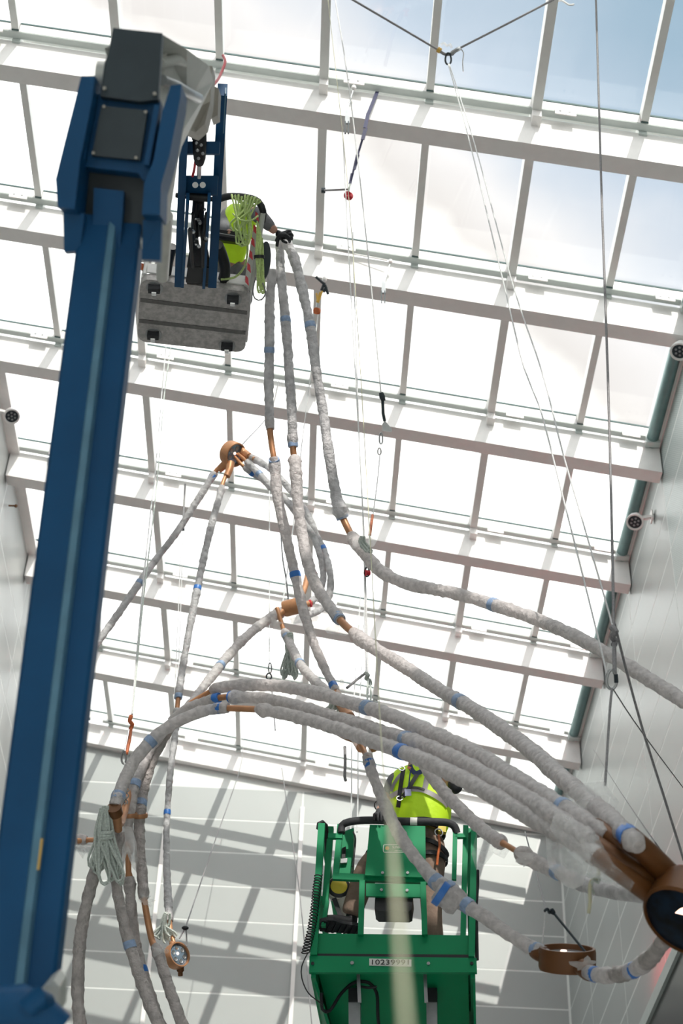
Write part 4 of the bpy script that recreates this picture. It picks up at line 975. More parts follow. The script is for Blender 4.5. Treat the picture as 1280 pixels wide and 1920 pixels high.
def loft(secs, n=28, p=2.3):
    """secs: (centre, half width x, half depth y[, x-axis vector])"""
    mb = MB(); k = len(secs)
    for c, a, b in secs:
        for j in range(n):
            t_ = 2 * math.pi * j / n; co, si = math.cos(t_), math.sin(t_)
            mb.v.append(V(c) + V((a * math.copysign(abs(co) ** (2 / p), co), b * math.copysign(abs(si) ** (2 / p), si), 0)))
    mb.f = [(i * n + j, i * n + (j + 1) % n, (i + 1) * n + (j + 1) % n, (i + 1) * n + j) for i in range(k - 1) for j in range(n)]
    mb.smooth = True
    return mb

# --- worker on the green lift
A = lambda x, y, Y: atY(x, y, Y)
base = A(808, 1800, 10.12)
w1 = thing('person', 'worker in bright yellow-green vest, harness and brown trousers standing on the green lift', 'person', V((base.x, 10.12, LZ + .13)))
pel, wai, che, nec = A(790, 1556, 10.14), A(788, 1528, 10.12), A(781, 1474, 10.12), A(778, 1440, 10.12)
hed = A(787, 1392, 10.06)
nodes = [(pel, .14), (wai, .14), (che, .15), (nec, .065), (A(780, 1426, 10.10), .058), (hed + V((0, 0, -.03)), .085), (hed + V((0, .02, .05)), .092), (hed + V((0, -.05, -.085)), .045),
         (A(744, 1460, 10.12), .062), (A(723, 1502, 10.14), .046), (A(712, 1521, 9.84), .031),
         (A(822, 1460, 10.12), .062), (A(850, 1474, 9.93), .048), (A(836, 1428, 9.84), .034),
         (A(774, 1566, 10.12), .10), (A(691, 1624, 9.92), .060), (A(656, 1724, 9.98), .042),
         (A(808, 1566, 10.15), .10), (A(806, 1662, 10.10), .062), (A(813, 1782, 10.13), .045),
         (hed + V((0, -.10, -.02)), .016)]
skin('body', nodes, chain(0, 1, 2, 3, 4, 5, 6) + [(5, 7), (5, 20), (2, 8), (2, 11), (0, 14), (0, 17)] + chain(8, 9, 10) + chain(11, 12, 13) + chain(14, 15, 16) + chain(17, 18, 19), 'skin', w1)
for s_ in (-1, 1):
    part('eye', MB().ball(hed + V((s_ * .032, -.085, .012)), .012, 10), 'white_ink', w1)
    part('ear', MB().ball(hed + V((s_ * .088, 0, -.01)), (.012, .022, .032), 10), 'skin', w1)
part('mouth', MB().ball(hed + V((0, -.088, -.065)), (.026, .008, .006), 10), 'orange', w1)
part('beard', MB().ball(hed + V((0, -.03, -.09)), (.06, .055, .045), 12), 'hair', w1)
part('hard_hat', MB().lathe(hed + V((0, .0, .045)), (0, -.1, 1), [(.135, -.012), (.135, -.004), (.112, .004), (.108, .05), (.085, .095), (.045, .12), (0, .128)], 26), 'helmet', w1, label='white hard hat')
part('hat_peak', MB().prism([hed + V((.10 * math.cos(a), -.10 - .075 * math.sin(a), .038)) for a in [math.pi * i / 10 for i in range(11)]], (0, 0, .008)), 'slate', w1)
# shirt with short sleeves
nodes = [(wai, .17), (che, .165), (nec - V((0, 0, .03)), .085), (A(740, 1462, 10.12), .085), (A(727, 1496, 10.12), .078), (A(824, 1460, 10.12), .082), (A(842, 1470, 10.00), .070)]
skin('shirt', nodes, chain(0, 1, 2) + [(1, 3), (3, 4), (1, 5), (5, 6)], 'shirt', w1)
# trousers
nodes = [(pel + V((0, 0, .04)), .155), (pel, .150), (A(772, 1572, 10.10), .115), (A(729, 1600, 9.99), .108), (A(691, 1624, 9.92), .094), (A(676, 1662, 9.95), .084), (A(661, 1704, 9.97), .078), (A(657, 1720, 9.98), .074),
         (A(810, 1572, 10.15), .115), (A(811, 1620, 10.12), .098), (A(807, 1662, 10.10), .086), (A(809, 1720, 10.12), .076), (A(813, 1775, 10.13), .078)]
skin('trousers', nodes, chain(0, 1, 2, 3, 4, 5, 6, 7) + [(1, 8)] + chain(8, 9, 10, 11, 12), 'trousers', w1, root=1)
part('thigh_strap', MB().lathe(A(707, 1614, 9.92), (A(733, 1602, 9.98) - A(699, 1624, 9.90)), [(.094, -.014), (.100, -.012), (.100, .012), (.094, .014)], 20, close=True), 'black', w1)
part('thigh_strap', MB().lathe(A(810, 1612, 10.12), (.1, 0, 1), [(.104, -.018), (.110, -.016), (.110, .016), (.104, .018)], 20, close=True), 'black', w1)
part('thigh_strap', MB().lathe(A(812, 1594, 10.13), (.5, 0, 1), [(.110, -.018), (.116, -.016), (.116, .016), (.110, .018)], 20, close=True), 'black', w1)
# vest
SEC = [(1556, 791, .175, .150), (1543, 790, .198, .165), (1530, 789, .212, .175), (1514, 788, .220, .185), (1496, 785, .212, .172), (1478, 782, .202, .150), (1464, 781, .190, .130), (1453, 780, .165, .110), (1445, 779, .105, .085)]
secs = []
for y, x, a, b in SEC:
    secs.append((A(x, y, 10.12), a, b))
part('vest', loft(secs), 'vest', w1, label='yellow-green safety vest')
part('belt', MB().lathe(A(791, 1560, 10.12), (0, 0, 1), [(.150, -.03), (.166, -.028), (.166, .028), (.150, .03)], 28, close=True), 'black', w1)
def front(px, py, off=.008):
    Y = 9.97
    for _ in range(6):
        q = atY(px, py, Y); z = q.z
        for i in range(len(secs) - 1):
            z0, z1 = secs[i][0].z, secs[i + 1][0].z
            if z <= z1 or i == len(secs) - 2: break
        t_ = max(0, min(1, (z - z0) / (z1 - z0)))
        a = secs[i][1] * (1 - t_) + secs[i + 1][1] * t_; b = secs[i][2] * (1 - t_) + secs[i + 1][2] * t_; xc = secs[i][0].x * (1 - t_) + secs[i + 1][0].x * t_
        u = min(.97, abs((q.x - xc) / a)); Y = 10.12 - b * (1 - u ** 2.3) ** (1 / 2.3) - off
    return atY(px, py, Y)
def ribbon(name, P, wd, m, off=.008, parent=None):
    pts = []; Q = [V((x, y, 0)) for x, y in P]; sp, _ = spline(Q, 6)
    mb = MB(); n = len(sp)
    for o2 in (0, .006):
        for i in range(n):
            d_ = (sp[min(i + 1, n - 1)] - sp[max(i - 1, 0)]).normalized(); pr_ = V((-d_.y, d_.x, 0))
            for s_ in (-1, 1):
                q = sp[i] + pr_ * s_ * wd / 2; mb.v.append(front(q.x, q.y, off + o2))
    for i in range(n - 1):
        a = 2 * i; mb.f += [(a, a + 1, a + 3, a + 2), (2 * n + a, 2 * n + a + 2, 2 * n + a + 3, 2 * n + a + 1), (a, a + 2, 2 * n + a + 2, 2 * n + a), (a + 1, 2 * n + a + 1, 2 * n + a + 3, a + 3)]
    mb.smooth = True
    return part(name, mb, m, w1)
ribbon('reflective_band', [(731, 1494), (745, 1486), (765, 1480), (790, 1481), (812, 1490), (832, 1503), (840, 1512)], 9, 'reflective')
ribbon('reflective_band', [(733, 1484), (738, 1470), (748, 1455), (756, 1449)], 6, 'reflective')
ribbon('reflective_band', [(795, 1482), (798, 1470), (800, 1458)], 10, 'reflective')
ribbon('chest_pocket_edge', [(771, 1476), (785, 1477), (796, 1481)], 4, 'black', .012)
ribbon('harness_strap', [(756, 1442), (753, 1460), (750, 1480), (748, 1500), (746, 1514)], 8, 'black', .016)
ribbon('harness_strap', [(782, 1452), (773, 1466), (764, 1482), (755, 1494)], 8, 'black', .016)
ribbon('collar', [(768, 1434), (772, 1444), (780, 1450), (790, 1446)], 9, 'denim', .014)
ribbon('lanyard', [(770, 1440), (768, 1455), (766, 1472), (764, 1482)], 2.4, 'denim', .024)
ribbon('orange_tab', [(764, 1438), (770, 1441)], 5, 'orange', .024)
b_ = [front(758, 1480, .03), front(770, 1480, .03), front(771, 1492, .03), front(759, 1493, .03)]
part('id_badge', MB().prism(b_, (0, -.004, 0)), 'badge', w1)
for x, y in ((753, 1441), (749, 1497)):
    q = front(x, y, .026); part('d_ring', MB().lathe(q, (0, -1, .3), [(.018, -.003), (.024, -.003), (.024, .003), (.018, .003)], 16, close=True), 'chrome', w1)
# lanyard and karabiner at the right hip
part('hip_ring', MB().lathe(A(822, 1561, 9.96), (.2, -1, 0), [(.024, -.004), (.031, -.004), (.031, .004), (.024, .004)], 18, close=True), 'chrome', w1)
part('tool_lanyard', MB().tube(spline([A(822, 1566, 9.95), A(824, 1585, 9.94), A(821, 1602, 9.95), A(819, 1622, 9.97)], .02)[0], .009, 8), 'orange', w1)
part('belt_pouch', MB().prism([A(820, 1548, 9.99), A(836, 1548, 10.0), A(836, 1560, 10.0), A(822, 1558, 9.99)], (0, .04, 0)), 'yellow', w1)
# gloves: five separate fingers closed on the padded rail
rl = lambda x, y, dy=0, dz=0: W(L(x, y, -.03)) + V((0, dy, dz))
hd = W(L(711, 1538, -.03))
nodes = [(A(712, 1519, 9.86), .034), (hd + V((.0, .05, .045)), .036), (hd + V((-.005, .01, .045)), .034)]
ed = chain(0, 1, 2)
for i, (dx, ln) in enumerate(((-.036, .92), (-.013, 1.05), (.010, 1.0), (.032, .82))):
    k0 = len(nodes)
    nodes += [(hd + V((dx * .8, -.012, .042)), .0115), (hd + V((dx, -.038 * ln, .022)), .0108), (hd + V((dx * 1.02, -.043 * ln, -.006)), .0100), (hd + V((dx, -.034, -.028 * ln)), .0088)]
    ed += [(2, k0)] + chain(k0, k0 + 1, k0 + 2, k0 + 3)
k0 = len(nodes)
nodes += [(hd + V((.040, .03, .03)), .013), (hd + V((.048, .035, .0)), .0115), (hd + V((.040, .030, -.026)), .010)]
ed += [(1, k0)] + chain(k0, k0 + 1, k0 + 2)
skin('glove', nodes, ed, 'rubber', w1, root=1)
part('wrist_strap', MB().lathe(A(712, 1510, 9.95), (A(712, 1521, 9.84) - A(723, 1502, 10.14)), [(.036, -.012), (.041, -.012), (.041, .012), (.036, .012)], 18, close=True), 'black', w1)
part('elbow_pad', MB().ball(A(853, 1473, 9.91), (.055, .05, .062), 14), 'black', w1)
# raised hand holding the tube
hd2 = A(829, 1410, 9.80)
nodes = [(A(836, 1428, 9.84), .034), (hd2, .036), (hd2 + V((-.01, -.02, .04)), .034)]; ed = chain(0, 1, 2)
for dx, ln in ((-.034, .9), (-.012, 1.05), (.012, 1.0), (.034, .82)):
    k0 = len(nodes); nodes += [(hd2 + V((dx * .8, -.03, .06)), .0115), (hd2 + V((dx, -.055 * ln, .085)), .0105), (hd2 + V((dx, -.085 * ln, .078)), .0095), (hd2 + V((dx, -.098 * ln, .055)), .0088)]
    ed += [(2, k0)] + chain(k0, k0 + 1, k0 + 2, k0 + 3)
k0 = len(nodes); nodes += [(hd2 + V((-.05, -.01, .02)), .013), (hd2 + V((-.06, -.04, .04)), .0115), (hd2 + V((-.05, -.07, .045)), .010)]; ed += [(1, k0)] + chain(k0, k0 + 1, k0 + 2)
skin('glove', nodes, ed, 'rubber', w1, root=1)
# boots
def boot(heel, toe, up, sc=1.):
    f_ = (toe - heel).normalized(); up = (up - f_ * up.dot(f_)).normalized(); sd_ = f_.cross(up); ln = (toe - heel).length
    prof = [(0, .036), (.10, .044), (.28, .040), (.5, .043), (.72, .056), (.88, .050), (.97, .032), (1.0, .012)]
    left = [(t_ * ln, w_) for t_, w_ in prof]; out = [heel + f_ * a + sd_ * b for a, b in left] + [heel + f_ * a - sd_ * b for a, b in reversed(left)]
    part('boot_sole', MB().prism(out, up * .028), 'rubber', w1)
    for i in range(7):
        t_ = .08 + i * .135; wv = .036 if t_ < .5 else .046
        part('sole_lug', MB().bar(heel + f_ * ln * t_ - sd_ * wv - up * .004, heel + f_ * ln * t_ + sd_ * wv - up * .004, .018, .010, f_), 'black', w1)
    nodes = [(heel + f_ * .05 + up * .17, .055), (heel + f_ * .05 + up * .09, .052), (heel + f_ * .06 + up * .055, .048), (heel + f_ * ln * .55 + up * .06, .045), (heel + f_ * ln * .85 + up * .045, .040)]
    skin('boot', nodes, chain(0, 1, 2, 3, 4), 'black', w1)
boot(A(676, 1746, 9.98), A(597, 1734, 9.86), V((.1, .45, 1)))
fz = LZ + .13
hx = A(813, 1790, 10.13); boot(V((hx.x + .02, 10.20, fz)), V((hx.x + .06, 9.92, fz)), V((0, 0, 1)))

# --- worker in the basket, crouching and reaching out to the tubes
B = lambda x, y, d: at(x, y, d)
bz = Z0 + .08
pb = qpt(.78, .45); fl = V((pb.x, pb.y, bz))
w2 = thing('person', 'crouching worker in the high basket, lime vest, dark-gloved arm gripping the tube ends', 'person', fl)
pel2 = fl + V((-.05, .05, .36)); che2 = B(443, 418, 13.05); che2 = V((che2.x, che2.y, che2.z)); sh = B(474, 396, 12.85); shl = B(430, 396, 13.2)
hd3 = B(462, 386, 13.1) + V((0, .12, .0))
nodes = [(pel2, .13), (pel2.lerp(che2, .5), .13), (che2, .13), (che2.lerp(hd3, .55), .055), (hd3 + V((0, 0, -.02)), .085), (hd3 + V((0, .01, .05)), .088), (sh, .058), (B(500, 418, 12.7), .045), (B(518, 436, 12.75), .034),
         (shl, .055), (B(420, 425, 12.95), .042), (B(432, 440, 12.8), .032), (fl + V((.12, -.12, .38)), .055), (fl + V((.15, .07, .12)), .04), (fl + V((-.18, -.15, .36)), .055), (fl + V((-.19, .05, .12)), .04)]
skin('body', nodes, chain(0, 1, 2, 3, 4, 5) + [(2, 6), (6, 7), (7, 8), (2, 9), (9, 10), (10, 11), (0, 12), (12, 13), (0, 14), (14, 15)], 'skin', w2)
for s_ in (-1, 1):
    part('eye', MB().ball(hd3 + V((s_ * .03 + .03, -.083, .0)), .011, 8), 'white_ink', w2)
    part('ear', MB().ball(hd3 + V((s_ * .086, 0, -.01)), (.012, .02, .03), 8), 'skin', w2)
part('knit_cap', MB().lathe(hd3 + V((0, 0, .01)), (0, 0, 1), [(.100, 0), (.102, .03), (.085, .08), (.04, .11), (0, .115)], 20), 'black', w2)
skin('vest', [(pel2 + V((0, 0, .02)), .15), (pel2.lerp(che2, .5), .160), (che2, .16), (sh, .08), (shl, .08)], chain(0, 1, 2) + [(2, 3), (2, 4)], 'vest', w2)
skin('trousers', [(pel2, .145), (fl + V((.12, -.12, .38)), .088), (fl + V((.15, .07, .12)), .070), (fl + V((-.18, -.15, .36)), .088), (fl + V((-.19, .05, .12)), .070)], [(0, 1), (1, 2), (0, 3), (3, 4)], 'shirt', w2)
for dx in (.14, -.18): skin('boot', [(fl + V((dx, .10, .10)), .05), (fl + V((dx, .06, .045)), .045), (fl + V((dx + .01, -.12, .045)), .04)], chain(0, 1, 2), 'black', w2)
skin('sleeve', [(sh, .072), (B(488, 406, 12.77), .064), (B(500, 418, 12.70), .056), (B(514, 432, 12.74), .042)], chain(0, 1, 2, 3), 'shirt', w2)
skin('sleeve', [(shl, .07), (B(420, 425, 12.95), .058), (B(430, 438, 12.82), .048)], chain(0, 1, 2), 'shirt', w2)
hq = B(525, 441, 12.78); nodes = [(B(516, 434, 12.75), .033), (hq, .036), (hq + CR * .03 - CD * .0, .034)]; ed = chain(0, 1, 2)
for dy, ln in ((-.032, .9), (-.011, 1.05), (.011, 1.), (.032, .82)):
    k0 = len(nodes); nodes += [(hq + CR * .055 + CD * dy * .8 - CF * .03, .0150), (hq + CR * .078 * ln + CD * dy - CF * .022, .0145), (hq + CR * .092 * ln + CD * (dy + .01) + CF * .008, .0135), (hq + CR * .088 * ln + CD * (dy + .018) + CF * .034, .0125)]
    ed += [(2, k0)] + chain(k0, k0 + 1, k0 + 2, k0 + 3)
k0 = len(nodes); nodes += [(hq + CD * .035 + CR * .01, .013), (hq + CD * .055 + CR * .035 - CF * .01, .0115), (hq + CD * .06 + CR * .058, .010)]; ed += [(1, k0)] + chain(k0, k0 + 1, k0 + 2)
skin('glove', nodes, ed, 'black', w2, root=1)

# ------------------------------------------------------------------ ropes, wires and rigging
def rope(label, P, r, m, cat='rope', name='rope', group=None, step=.25, smooth=True):
    Q = [at(*p) for p in P]; pts = spline(Q, step)[0] if len(Q) > 2 and smooth else Q
    return single(name, MB().tube(pts, r, 6), m, label, cat, group)
def carabiner(mb, c, h, w_, r=.006, ax1=None, ax2=None):
    a1 = ax1 or CD; a2 = ax2 or CR; pts = []
    for i in range(17):
        a = 2 * math.pi * i / 16; s_ = math.sin(a); k_ = 1 - .18 * math.cos(a)
        pts.append(c + a1 * h / 2 * -math.cos(a) + a2 * w_ / 2 * s_ * k_)
    return mb.tube(pts, r, 6, cap=False)
# bridle at the top
t = thing('rope_bridle', 'dark rope bridle near the top edge with a knot between two roof bars', 'rope', at(838, 98, 16.8))
part('rope_leg', MB().tube([at(600, -38, 16.2), at(655, -4, 16.3), at(822, 94, 16.8)], .011, 6), 'grey_rope', t)
part('rope_leg', MB().tube([at(858, 92, 16.8), at(950, 45, 16.7), at(1038, -1, 16.72)], .011, 6), 'grey_rope', t)
part('rope_loop', MB().tube(spline([at(822, 94, 16.8), at(832, 101, 16.8), at(842, 102, 16.8), at(858, 92, 16.8)], .02)[0], .016, 8), 'grey_rope', t)
part('knot', MB().tube(spline([at(846, 100, 16.78), at(855, 94, 16.76), at(861, 91, 16.8), at(852, 96, 16.84), at(847, 101, 16.8)], .02)[0], .022, 8), 'steel', t)
part('brass_fitting', MB().tube([at(820, 92, 16.8), at(826, 96, 16.8)], .03, 8), 'orange_ink', t)
part('carabiner', carabiner(MB(), at(840, 110, 16.78), .12, .06, .010), 'slate', t)
part('rope_tail', MB().tube(spline([at(864, 92, 16.8), at(869, 100, 16.8), at(867, 115, 16.8), at(868, 134, 16.8)], .05)[0], .006, 6), 'white_rope', t)
t2 = thing('plastic_scrap', 'small clear plastic scrap above the top bridle knot', 'plastic', at(836, 86, 16.75))
part('scrap', MB().tube(spline([at(826, 84, 16.75), at(832, 81, 16.75), at(838, 86, 16.75), at(844, 83, 16.75), at(846, 90, 16.75)], .03)[0], .014, 6), 'film', t2)
single('hook_rope', MB().tube(spline([at(1044, 2, 16.95), at(1054, 1, 16.9), at(1066, 9, 16.9), at(1076, 8, 16.9)], .03)[0], .012, 6), 'white_rope', 'pale rope end beside the heavy bar at the top edge', 'rope')
rope('left one of the pale rope pair falling from the top bridle knot to the right', [(840,120,16.7),(878,258,15.4),(940,515,13.2),(982,690,11.9),(1012,765,11.4),(1062,960,10.2),(1090,1070,9.7),(1122,1200,9.1),(1137,1262,8.9)], .006, 'white_rope')
rope('right one of the pale rope pair falling from the top bridle knot to the right', [(842,120,16.7),(890,272,15.2),(960,530,13.1),(1015,695,11.9),(1055,850,10.9),(1087,960,10.3),(1120,1075,9.7),(1141,1148,9.4),(1150,1180,9.2)], .006, 'white_rope')
rope('long dark rope running down the right side from the top edge', [(1116,-30,13.5),(1127,350,12),(1139,700,10.8),(1146,960,10),(1150,1160,9.3),(1150,1190,9.2)], .0085, 'grey_rope', step=.5)
t = thing('rope_knot', 'knot with a steel carabiner in the long dark rope at right', 'hardware', at(1150, 1190, 9.2))
part('knot', MB().tube(spline([at(1146,1176,9.2), at(1154,1184,9.17), at(1147,1194,9.2), at(1153,1202,9.22), at(1150,1210,9.2)], .015)[0], .018, 8), 'grey_rope', t)
part('rope_strand', MB().tube([at(1151, 1206, 9.2), at(1152, 1262, 9.0)], .012, 8), 'grey_rope', t)
part('carabiner', carabiner(MB(), at(1146, 1274, 8.95), .105, .055, .008), 'steel', t)
part('gate_sleeve', MB().tube([at(1154, 1264, 8.95), at(1155, 1280, 8.95)], .012, 8), 'slate', t)
rope('dark rope hanging straight below the steel carabiner at right', [(1147,1291,8.9),(1143,1330,8.8),(1136,1440,8.5),(1134,1472,8.4)], .007, 'grey_rope')
rope('dark rope falling from the knot to the lower right photo edge', [(1152,1170,9.3),(1172,1250,9.4),(1205,1370,9.5),(1240,1480,9.6),(1290,1640,9.7)], .008, 'grey_rope')
rope('thin wire falling right from the steel carabiner across the wall', [(1149,1292,9.3),(1184,1346,10.2),(1230,1410,11.5),(1290,1490,13)], .004, 'grey_rope', name='wire', cat='wire')
rope('thin wire crossing the right wall towards the near ring', [(1112,1405,25.2),(1150,1465,18),(1200,1540,10),(1250,1610,9)], .004, 'grey_rope', name='wire', cat='wire')
rope('cream rope hanging very close to the camera, blurred over the green lift', [(612,-25,16.9),(650,330,14.5),(672,640,12.5),(694,1020,10),(714,1380,6.5),(728,1500,2.6),(741,1660,1.6),(766,1990,1.15)], .0030, 'cream_rope')
# centre group
rope('thin line from the top edge to the shackle in the middle', [(625,-20,17.4),(655,170,16.6),(690,480,15.4),(714,738,14.6)], .0065, 'white_rope', step=.5)
t = thing('shackle', 'grey swivel shackle on the thin line in the middle of the roof view', 'hardware', at(716, 742, 14.6))
part('swivel', MB().tube([at(714, 736, 14.6), at(716, 744, 14.6), at(719, 752, 14.6)], [.02, .028, .02], 8), 'slate', t)
part('sling_strap', MB().tube([at(717, 750, 14.6), at(718, 775, 14.6), at(721, 790, 14.6)], .014, 8), 'slate', t)
part('spreader', MB().prism([at(721, 788, 14.6), at(735, 805, 14.6), at(734, 810, 14.6), at(717, 808, 14.6), at(716, 796, 14.6)], CF * .02), 'steel', t)
part('hook', carabiner(MB(), at(714, 822, 14.5), .10, .03, .007), 'steel', t)
part('hook', carabiner(MB(), at(711, 846, 14.5), .06, .03, .007), 'white_steel', t)
rope('thin line below the grey swivel shackle down to the orange strap', [(712,852,14.4),(707,905,14.0),(699,965,13.6)], .005, 'white_rope')
t = thing('pulley', 'dark red pulley on an orange strap above the long right tube', 'pulley', at(688, 1074, 12.9))
part('orange_strap', MB().tube([at(698, 966, 13.55), at(695, 988, 13.4), at(693, 1004, 13.3)], .012, 6), 'orange', t)
part('cord', MB().tube([at(693, 1004, 13.3), at(690, 1040, 13.1), at(688, 1064, 12.95)], .006, 6), 'sage_rope', t)
part('wheel', MB().lathe(at(688, 1074, 12.9), CR + CF * .6, [(0, -.018), (.026, -.018), (.02, 0), (.026, .018), (0, .018)], 14), 'red', t)
part('cheek', carabiner(MB(), at(688, 1072, 12.9), .075, .035, .007), 'slate', t)
for lb, P in (('left of the two thin vertical lines in the middle of the roof', [(643,260,16.8),(651,430,16),(668,740,14.4),(680,960,13.4),(686,1262,12.2)]),
              ('right of the two thin vertical lines in the middle of the roof', [(661,435,16),(664,540,15.5),(672,800,14.2),(684,1045,13.1),(690,1300,12.0)])):
    rope(lb, P, .0055, 'white_rope', step=.5)
t = thing('rope_knot', 'knotted pale rope just above the top arch near the lift', 'rope', at(688, 1268, 12.1))
part('knot', MB().tube(spline([at(684,1262,12.1), at(690,1266,12.08), at(686,1272,12.12), at(693,1276,12.1), at(694,1284,12.1)], .015)[0], .016, 8), 'sage_rope', t)
part('rope_leg', MB().tube(spline([at(684, 1263, 12.1), at(668, 1275, 12.0), at(650, 1290, 11.9)], .05)[0], .010, 6), 'grey_rope', t)
part('rope_leg', MB().tube(spline([at(690, 1272, 12.1), at(688, 1300, 11.8), at(690, 1325, 11.5)], .05)[0], .008, 6), 'sage_rope', t)
part('rope_leg', MB().tube(spline([at(694, 1280, 12.1), at(695, 1305, 11.8), at(694, 1325, 11.5)], .05)[0], .008, 6), 'sage_rope', t)
# navy sling with red pulley
t = thing('webbing_sling', 'navy webbing sling with a small red pulley under the upper beam', 'sling', at(705, 176, 17.6))
for a_, b_ in (((707, 172, 18.06), (690, 214, 17.7)), ((690, 212, 17.7), (684, 240, 17.4))):
    part('webbing', MB().bar(at(*a_), at(*b_), .04, .008, CR), 'navy', t)
for x0, y0, x1, y1 in ((687, 240, 681, 262), (683, 242, 678, 262), (679, 262, 670, 292), (669, 290, 661, 325), (672, 290, 665, 318), (663, 318, 656, 347), (659, 325, 655, 345)):
    part('webbing', MB().bar(at(x0, y0, 17.4), at(x1, y1, 17.3), .022, .008, CR), 'navy', t)
part('cord', MB().tube([at(652, 355, 17.25), at(630, 356, 17.3), at(606, 357, 17.5)], .012, 6), 'grey_rope', t)
part('clip', MB().tube([at(602, 357, 17.5), at(610, 357, 17.5)], .03, 8), 'slate', t)
part('cord', MB().tube([at(656, 345, 17.3), at(653, 360, 17.25)], .010, 6), 'sage_rope', t)
part('red_pulley', MB().lathe(at(653, 367, 17.25), CF + CR * .3, [(0, -.03), (.045, -.03), (.03, 0), (.045, .03), (0, .03)], 14).ball(at(650, 369, 17.2), .02, 8).ball(at(657, 368, 17.2), .02, 8), 'red', t)
# hanger brackets under the transoms
for lb, x0, y0, x1, y1, y2, d in (('thin hanger with a dark clamp plate near the navy sling', 663, 166, 655, 193, 250, 18.0), ('thin hanger with a clamp plate under the second beam', 732, 492, 723, 520, 568, 19.75)):
    t = thing('hanger_clamp', lb, 'bracket', at(x0, y0, d))
    part('rod', MB().tube([at(x0, y0, d - .05), at(x1 - 3, y1 + 10, d - .27)], .010, 6), 'steel', t)
    part('plate', MB().bar(at(x1 - 4, y1 + 8, d - .25), at(x1 - 4, y2 - 18, d - .5), .05, .02, CR), 'steel', t)
    part('slotted_end', MB().bar(at(x1 - 8, y2 - 22, d - .5), at(x1 - 8, y2, d - .65), .014, .02, CR).bar(at(x1 - 2, y2 - 22, d - .5), at(x1 - 2, y2, d - .65), .014, .02, CR), 'slate', t)
    part('eye', MB().ball(at(x0, y0 - 2, d - .06), .03, 8), 'white_steel', t)
    if y0 > 400: part('bolt_bar', MB().tube([at(630, 470, d + .2), at(726, 488, d)], .010, 6), 'white_steel', t)
# orange hook right of the basket tubes
t = thing('pulley', 'small orange pulley with lashing beside the right basket tube', 'pulley', at(594, 583, 18.5))
part('cord', MB().tube([at(609, 512, 18.8), at(608, 524, 18.7)], .012, 6), 'white_steel', t)
part('eye', MB().ball(at(608, 524, 18.7), (.03, .03, .04), 10), 'white_steel', t)
for a_, b_ in (((592, 519), (609, 534)), ((609, 534), (615, 552)), ((608, 530), (602, 545)), ((612, 538), (606, 548))):
    part('dark_lashing', MB().tube([at(*a_, 18.6), at(*b_, 18.6)], .016, 6), 'slate', t)
for a_, b_ in (((604, 546), (596, 568)), ((593, 550), (596, 568)), ((600, 548), (594, 566))):
    part('orange_cord', MB().tube([at(*a_, 18.55), at(*b_, 18.5)], .012, 6), 'orange_ink', t)
part('wheel', MB().lathe(at(594, 583, 18.5), CF + CR * .4, [(0, -.025), (.040, -.025), (.028, 0), (.040, .025), (0, .025)], 14), 'orange', t)
part('steel_link', MB().tube([at(595, 568, 18.5), at(594, 577, 18.5)], .014, 6), 'chrome', t)
rope('thin doubled line below the small orange pulley', [(596,590,18.4),(590,640,18.2),(580,720,18),(566,830,17.6),(556,925,17.2)], .006, 'white_rope')
# left group
rope('left line of the pair running down from the basket underside', [(311,652,20.5),(303,740,18.6),(292,875,16.2),(282,962,14.8),(265,1130,12.6),(247,1340,10.9)], .0065, 'white_rope')
rope('right line of the pair running down from the basket underside', [(320,652,20.5),(308,740,18.6),(297,875,16.2),(288,962,14.8),(268,1130,12.6),(248,1340,10.9)], .0065, 'sage_rope')
t = thing('rope_hook', 'orange lashing and steel hook above the lower left arches', 'hardware', at(245, 1345, 10.9))
part('orange_knot', MB().tube(spline([at(246,1342,10.9), at(243,1352,10.88), at(248,1358,10.9), at(245,1366,10.9)], .012)[0], .014, 8), 'orange', t)
part('orange_cord', MB().tube([at(246, 1364, 10.9), at(243, 1388, 10.8), at(237, 1414, 10.7)], .010, 6), 'orange', t)
part('orange_cord', MB().tube([at(243, 1366, 10.9), at(239, 1395, 10.8), at(238, 1412, 10.7)], .008, 6), 'orange', t)
part('steel_rod', MB().tube([at(242, 1368, 10.88), at(234, 1410, 10.75)], .007, 6), 'chrome', t)
part('carabiner', carabiner(MB(), at(232, 1420, 10.7), .085, .03, .007), 'steel', t)
part('cord', MB().tube(spline([at(233, 1430, 10.7), at(240, 1455, 10.6), at(238, 1478, 10.5)], .03)[0], .006, 6), 'white_rope', t)
t = thing('pulley', 'small hanging pulley block left of the topmost ring lamp', 'pulley', at(341, 990, 20))
part('cord', MB().tube([at(347, 908, 20.6), at(343, 980, 20.1)], .012, 6), 'grey_rope', t)
part('block', MB().prism([at(337, 983, 20), at(345, 983, 20), at(346, 996, 20), at(336, 996, 20)], CF * .04), 'steel', t)
part('wheel', MB().lathe(at(341, 991, 19.95), CF, [(0, -.02), (.03, -.02), (.02, 0), (.03, .02), (0, .02)], 12), 'slate', t)
for i, lb in enumerate(('left thin fall line under the small hanging pulley block', 'right thin fall line under the small hanging pulley block')):
    rope(lb, [(339 + 4 * i,998,20),(336 + 4 * i,1100,19),(330 + 5 * i,1240,17.8),(327 + 4 * i,1310,17)], .005, 'white_rope')
rope('thin wire from the roof to the topmost ring lamp', [(523,713,21),(505,775,20),(452,836,17.1)], .007, 'grey_rope', name='wire', cat='wire')
rope('thin wire slanting down the far wall to the small low ring lamp', [(456,1385,28),(450,1440,24),(400,1585,18),(348,1738,13.3)], .006, 'grey_rope', name='wire', cat='wire')
t = thing('turnbuckle', 'dark wire fitting beside the small low ring lamp', 'hardware', at(347, 1740, 13.3))
